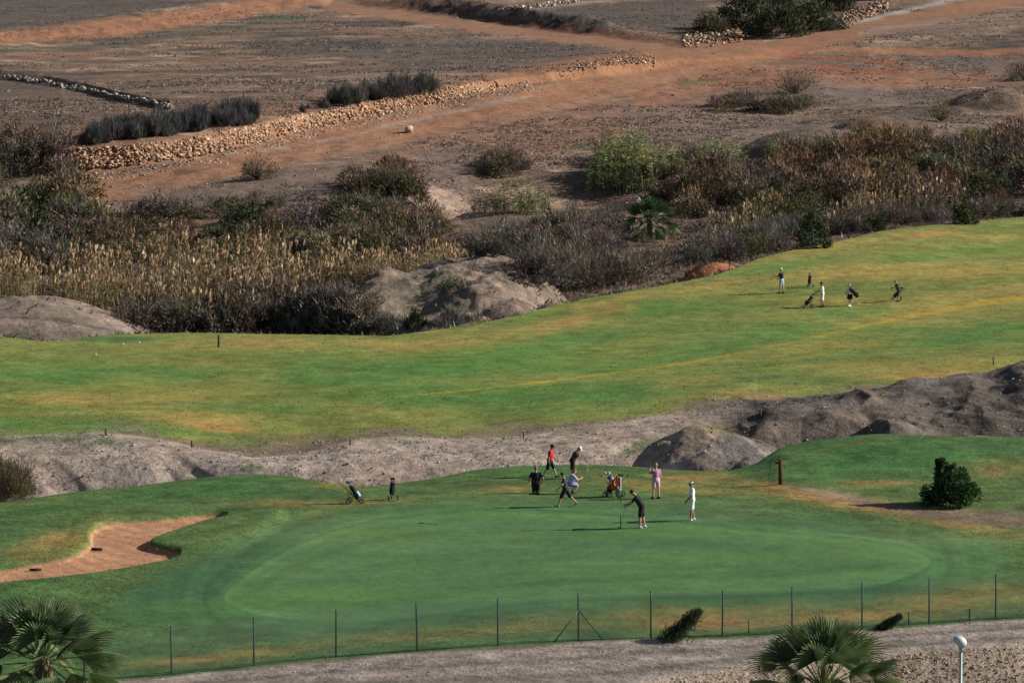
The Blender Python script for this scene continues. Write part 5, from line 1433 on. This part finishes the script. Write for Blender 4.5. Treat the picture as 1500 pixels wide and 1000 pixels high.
_, hS, _ = person("man in dark vest with white sleeves striding left in front of the lavender woman", 831, 742, 150, 55, 176, lean=7, hip=(26, -30), knee=(8, 14), arm=((24, 5, 20), (-20, 5, 18)), shirt=(.05, .055, .065), sleeve=(.60, .62, .66),
       legs=(.022, .022, .028), leglen=.98, hat='cap', hathue=(.075, .07, .068), shoes=(.30, .30, .32), head=12, foot_tilt=(-10, 32))
person("woman in a lavender top and blue shorts crouching half hidden behind the striding man", 839, 723, 150, 52, 20, lean=22, hip=(84, 74), knee=(118, 112), arm=((52, 8, 96), (40, 8, 70)), shirt=(.46, .42, .66), sleeve=(.50, .46, .70), legs=(.20, .22, .42), leglen=.8, hair=(.20, .13, .07), longhair=True, skin=2, head=10)
person("blond woman in pink top and pale pink shorts with one hand raised behind the flag", 961, 730, 150, 54, 118, lean=0, hip=(3, -3), knee=(2, 2), arm=((52, 6, 98), (0, 10, 22)), spread=.06, shirt=(.43, .20, .34), sleeve=(.50, .27, .42), legs=(.60, .40, .47), leglen=.78, shoes=BLK, hair=(.42, .29, .15), longhair=False, skin=2, head=0, headyaw=15)
_, hP, _ = person("man in black with a dark red cap bending to putt beside the flagstick", 941, 773, 140, 62.5, 174, lean=30, hip=(8, -6), knee=(10, 4), arm=((44, 3, 20), (30, 3, 26)), shirt=(.022, .023, .028), sleeve=(.022, .023, .028), legs=(.02, .02, .024), leglen=.92, hat='cap', hathue=(.10, .03, .025), hair=(.11, .045, .03), shoes=(.62, .62, .62), head=26, curl=55, spread=.03)
m_ = (hP[0] + hP[1]) / 2; e_ = m_ + Vector((-.22, -.06, 0)); e_.z = float(height(e_.x, e_.y)) + .02
club("putter swung by the man in black bending beside the flagstick", m_ + Vector((.03, 0, .10)), e_)
_, hW, _ = person("person all in white with a white visor standing right of the putting man", 1014, 762, 140, 60, 186, lean=1, hip=(6, -5), knee=(3, 3), arm=((10, 6, 34), (4, 8, 30)), spread=.04, shirt=(.78, .78, .78), sleeve=(.78, .78, .78), legs=(.76, .76, .74), leglen=.9, hat='visor', hathue=(.7, .7, .74), hair=(.04, .035, .04), shoes=(.7, .7, .7), socks=None, head=6, curl=55, skin=1)
e_ = hW[0] + Vector((-.26, -.10, -.52))
club("club held low by the person in white, its head hanging off to the left", hW[0] + Vector((.06, .02, .1)), e_)
# far group on the fairway
_, hF, _ = person("white capped man in black vest and pale blue shorts, leftmost on the far fairway", 1145, 429.5, 230, 38, 150, lean=2, hip=(8, -6), knee=(3, 3), arm=((36, 8, 70), (20, 6, 40)), shirt=(.022, .024, .028), sleeve=(.022, .024, .028), legs=(.36, .44, .56), leglen=.92, hat='cap', hathue=(.74, .75, .76), hair=(.5, .5, .5), head=4, curl=55)
club("club raised over the shoulder of the man in pale blue shorts on the far fairway", hF[0] + Vector((.04, 0, -.05)), hF[0] + Vector((-.62, -.1, .42)))
_, hT, _ = person("man all in white with dark cap pushing a trolley on the far fairway", 1205, 450, 230, 38, 178, lean=3, hip=(5, -5), knee=(3, 4), arm=((38, 4, 22), (34, 4, 24)), shirt=(.78, .78, .78), sleeve=(.78, .78, .78), legs=(.74, .73, .70), leglen=.92, hat='cap', hathue=(.05, .035, .03), socks=BLK, shoes=BLK, skin=1, curl=55)
_, hG, _ = person("woman in white top and black skirt carrying a golf bag on the far fairway", 1245, 448.5, 230, 33.5, -118, lean=4, hip=(6, -6), knee=(3, 6), arm=((14, 8, 60), (10, 12, 40)), shirt=(.56, .55, .60), sleeve=(.56, .55, .60), legs=BLK, leglen=.72, skirt=True, hat='cap', hathue=(.30, .30, .33), hair=(.06, .045, .035), shoes=(.72, .72, .72), socks=(.6, .6, .6), skin=1)
_, hD, _ = person("person in dark green shirt and shorts bowing over a trolley on the far fairway", 1316, 442, 230, 33.5, 184, lean=14, hip=(6, -4), knee=(6, 4), arm=((32, 6, 60), (24, 6, 50)), shirt=(.03, .062, .048), sleeve=(.03, .062, .048), legs=(.03, .05, .042), leglen=1.0, hair=(.22, .18, .15), head=30)

# ------------------------------------------------------------------ golf trolleys, bags and the clubs in them
TYRE = plain_mat("tyre_rubber", (.02, .02, .022), .85); RIM = plain_mat("wheel_rim", (.40, .41, .44), .5, .2)
TUBE = plain_mat("trolley_frame", (.05, .05, .055), .45, .3); TUBEW = plain_mat("trolley_frame_pale", (.55, .56, .58), .45, .2)
def tori(c, R, r, n=20, m=8):
    V, Q = [], []
    for i in range(n):
        a = 2 * math.pi * i / n
        for j in range(m):
            b = 2 * math.pi * j / m; q = R + r * math.cos(b)
            V.append((c[0] + q * math.cos(a), c[1] + r * math.sin(b), c[2] + q * math.sin(a)))
    for i in range(n):
        for j in range(m):
            Q.append((i * m + j, i * m + (j + 1) % m, ((i + 1) % n) * m + (j + 1) % m, ((i + 1) % n) * m + j))
    return V, Q
def disc(c, R, w):
    V, Q = cyl_rings([(c[0], c[1] - w, c[2]), (c[0], c[1] + w, c[2])], [R, R], 20)
    return V, Q
def bag_mesh(t, col, accent, patch_):
    """bag along local Z from 0 to .86, pockets towards +X"""
    c = cloth(col)
    solid("bag_body", [lathe_loft([((0, 0, 0), (0, .125, 0), (.125, 0, 0)), ((0, 0, .03), (0, .135, 0), (.135, 0, 0)), ((0, 0, .45), (0, .125, 0), (.12, 0, 0)), ((0, 0, .80), (0, .135, 0), (.13, 0, 0))], 20)], c, t)
    solid("collar", [lathe_loft([((0, 0, .78), (0, .142, 0), (.138, 0, 0)), ((0, 0, .86), (0, .145, 0), (.14, 0, 0))], 20)], cloth(accent), t)
    solid("pocket", [lathe_loft([((.10, 0, .08), (0, .10, 0), (.07, 0, 0)), ((.12, 0, .12), (0, .115, 0), (.085, 0, 0)), ((.12, 0, .34), (0, .11, 0), (.075, 0, 0)), ((.10, 0, .40), (0, .09, 0), (.05, 0, 0))], 16)], cloth(patch_), t)
    for sd in (1, -1):
        solid("pocket", [lathe_loft([((.01, sd * .10, .12), (0, .05, 0), (.08, 0, 0)), ((.01, sd * .115, .3), (0, .05, 0), (.09, 0, 0)), ((.01, sd * .11, .52), (0, .035, 0), (.07, 0, 0))], 14)], c, t)
    solid("strap", [cyl_rings([(-.12, .02, .2), (-.19, .03, .35), (-.2, .03, .5), (-.13, .02, .68)], [.016] * 4, 6)], cloth(accent), t)
def bag(label, M, col, accent, patch_, ncl=4, clublabel="", heads=None):
    t = thing("golf_bag", label, "golf bag"); t.matrix_world = M
    bag_mesh(t, col, accent, patch_)
    for k in range(ncl):
        a = 2 * math.pi * k / ncl + .5; r_ = .07
        base_ = M @ Vector((r_ * math.cos(a), r_ * math.sin(a), .45)); topp = M @ Vector((r_ * 1.3 * math.cos(a), r_ * 1.3 * math.sin(a), 1.0 + .05 * (k % 3)))
        c = thing("golf_club", clublabel, "golf club", base_, 0, clublabel)
        v = np.array(topp - base_)
        solid("shaft", [cyl_rings([(0, 0, 0), v], [.009, .008], 6)], STEEL, c)
        hc_ = cloth(heads[k % len(heads)]) if heads else STEEL
        solid("head", [ball(v, (.055, .045, .06) if heads else (.05, .02, .035), None, 10)], hc_, c)
    return t
def trolley(label, px, py, dmin, yaw, frame, baglabel, col, accent, patch_, clublabel, heads=None, hpx=None, k=1.0, ncl=4, tilt=33):
    g = ground_at(px, py, dmin); s = k
    t = thing("golf_trolley", label, "golf trolley", g, yaw * D2R); t.scale = (s, s, s)
    fr = frame
    a, b = np.array([.42, 0, .20]), np.array([-.36, 0, .98])
    fp_ = [cyl_rings([(.66, 0, .16), a, a * .4 + b * .6, b], [.02, .022, .02, .017], 8)] + [cyl_rings([a * .75 + b * .25, (-.02, sd * .25, .17)], [.015, .015], 8) for sd in (1, -1)] + [cyl_rings([a * .3 + b * .7, (-.02, 0, .4), (0, 0, .3)], [.012] * 3, 8)] + [cyl_rings([(-.02, -.25, .17), (-.02, .25, .17)], [.012, .012], 8)] + [cyl_rings([(a + d_), (a + d_ + np.array([.10, 0, .10]))], [.012, .012], 8) for d_ in (np.zeros(3),)]
    solid("frame", fp_, fr, t)
    solid("handle", [cyl_rings([b, b + np.array([-.10, 0, .08])], [.02, .02], 8), cyl_rings([b + np.array([-.10, -.13, .08]), b + np.array([-.10, .13, .08])], [.018, .018], 8)], GRIP, t)
    for c in ((-.02, .27, .16), (-.02, -.27, .16), (.66, 0, .14)):
        R_ = c[2] - .022
        w = solid("wheel", [disc(c, R_ * .35, .025)] + [cyl_rings([c, (c[0] + R_ * math.cos(q), c[1], c[2] + R_ * math.sin(q))], [.012, .012], 6) for q in np.linspace(0, 6.283, 7)[:6]], RIM, t)
        solid("tyre", [tori(c, R_, .022)], TYRE, w)
    M = Matrix.Translation(g) @ Matrix.Rotation(yaw * D2R, 4, 'Z') @ Matrix.Scale(s, 4) @ Matrix.Translation(Vector((.50, 0, .27))) @ Matrix.Rotation(-tilt * D2R - .25, 4, 'Y')
    bag(baglabel, M, col, accent, patch_, ncl, clublabel, heads)
    return t
trolley("black trolley with its handle up to the left, standing left of the putting green", 512, 737, 150, -6, TUBE, "dark golf bag with a pale blue pocket on the trolley left of the green", (.022, .028, .04), (.10, .16, .18), (.38, .62, .78), "club in the dark bag with the pale blue pocket", [(.06, .05, .05), (.12, .2, .22)], tilt=16, k=0.80)
trolley("black trolley seen end on, right of the one with the pale blue bag", 576, 733, 150, 100, TUBE, "black golf bag with a small white patch standing upright beyond the green's left end", (.015, .015, .018), (.06, .06, .065), (.02, .02, .024), "club in the black bag with the white patch", [(.03, .03, .035)], tilt=6, k=0.76)
trolley("pale grey trolley with large wheels parked behind the flag, the left one of two", 892, 727, 150, 4, TUBEW, "grey white golf bag lying back on the pale trolley behind the flag", (.34, .35, .40), (.10, .11, .13), (.30, .31, .36), "club in the grey white bag behind the flag", [(.5, .5, .54), (.25, .26, .3)], k=.92, tilt=20)
trolley("dark trolley with its long handle up to the right, parked right behind the flagstick", 906, 728, 150, 184, TUBE, "black golf bag with red trim on the trolley right behind the flagstick", (.02, .02, .024), (.30, .04, .03), (.40, .06, .035), "club in the black bag with red trim", [(.05, .05, .06)], tilt=22, k=0.90)
trolley("black trolley standing unattended above the pushed one on the far fairway", 1187, 421, 230, 96, TUBE, "black golf bag standing upright on the unattended trolley of the far fairway", (.015, .015, .018), (.10, .10, .11), (.02, .02, .024), "club in the unattended black bag on the far fairway", [(.25, .25, .27)], tilt=4, k=0.78)
trolley("black trolley pushed by the man in white on the far fairway", 1189, 451.5, 230, 186, TUBE, "black golf bag on the trolley pushed by the man in white, far fairway", (.02, .02, .024), (.07, .07, .075), (.14, .14, .15), "club in the bag pushed by the man in white", [(.05, .05, .055)], tilt=24, k=0.86)
trolley("black trolley with pale wheels under the bowing person in dark green", 1318, 440, 230, 172, TUBE, "black and grey golf bag beside the bowing person in dark green", (.025, .028, .03), (.10, .10, .11), (.20, .21, .22), "club in the bag beside the person in dark green", [(.05, .05, .055)], tilt=24, k=0.80)
gp = ground_at(1245, 448.5, 230)
M = Matrix.Translation(gp + Vector((.52, -.10, .66))) @ Matrix.Rotation(math.radians(-42), 4, 'Y') @ Matrix.Rotation(math.radians(8), 4, 'X') @ Matrix.Scale(.92, 4)
bag("black golf bag hanging slanted from the shoulder of the woman in the black skirt", M, (.02, .02, .024), (.10, .04, .06), (.05, .03, .045), 3, "club in the bag carried by the woman in the black skirt")

# small things lying about: two rakes in the bunker, white markers on the fairway, a thin dark rod on the green
RAKE = plain_mat("rake_plastic", (.025, .022, .02), .8)
def rake(label, px, py, yaw):
    g = ground_at(px, py, 140)
    t = thing("bunker_rake", label, "rake", g + Vector((0, 0, .02)), yaw * D2R)
    solid("handle", [cyl_rings([(0, 0, .03), (1.1, 0, .02)], [.013, .012], 8)], WOODP, t)
    solid("rake_head", [box(-.03, .03, -.24, .24, .0, .09)] + [box(-.012, .012, y - .008, y + .008, -.04, .0) for y in np.linspace(-.2, .2, 9)], RAKE, t, False)
rake("dark rake lying on the sand in the middle of the bunker", 142, 806, 80)
rake("dark rake lying on the sand near the left tip of the bunker", 52, 836, 96)
MARKW = plain_mat("marker_white", (.75, .75, .72), .5, 0, .05)
for lab, px, py in (("small white marker on dark turf, directly left of its close neighbour", 180, 505), ("small white marker on dark turf nearest the dark upright stake", 204, 502), ("small white marker lying alone lower left of the close pair on the fairway", 140, 520)):
    g = ground_at(px, py, 215)
    o = solid("tee_marker", [ball((0, 0, .05), (.085, .06, .045), None, 12), cyl_rings([(0, 0, -.08), (0, 0, .03)], [.02, .02], 8)], MARKW, None, True, label=lab, category="tee marker")
    o.location = g
a_ = ground_at(614, 766, 140); b_ = ground_at(640, 768.5, 140)
club("thin dark rod lying flat on the green, far left of the flagstick", a_ + Vector((0, 0, .02)), b_ + Vector((0, 0, .015)))  # slim dark rod on the turf, drawn with the club shape
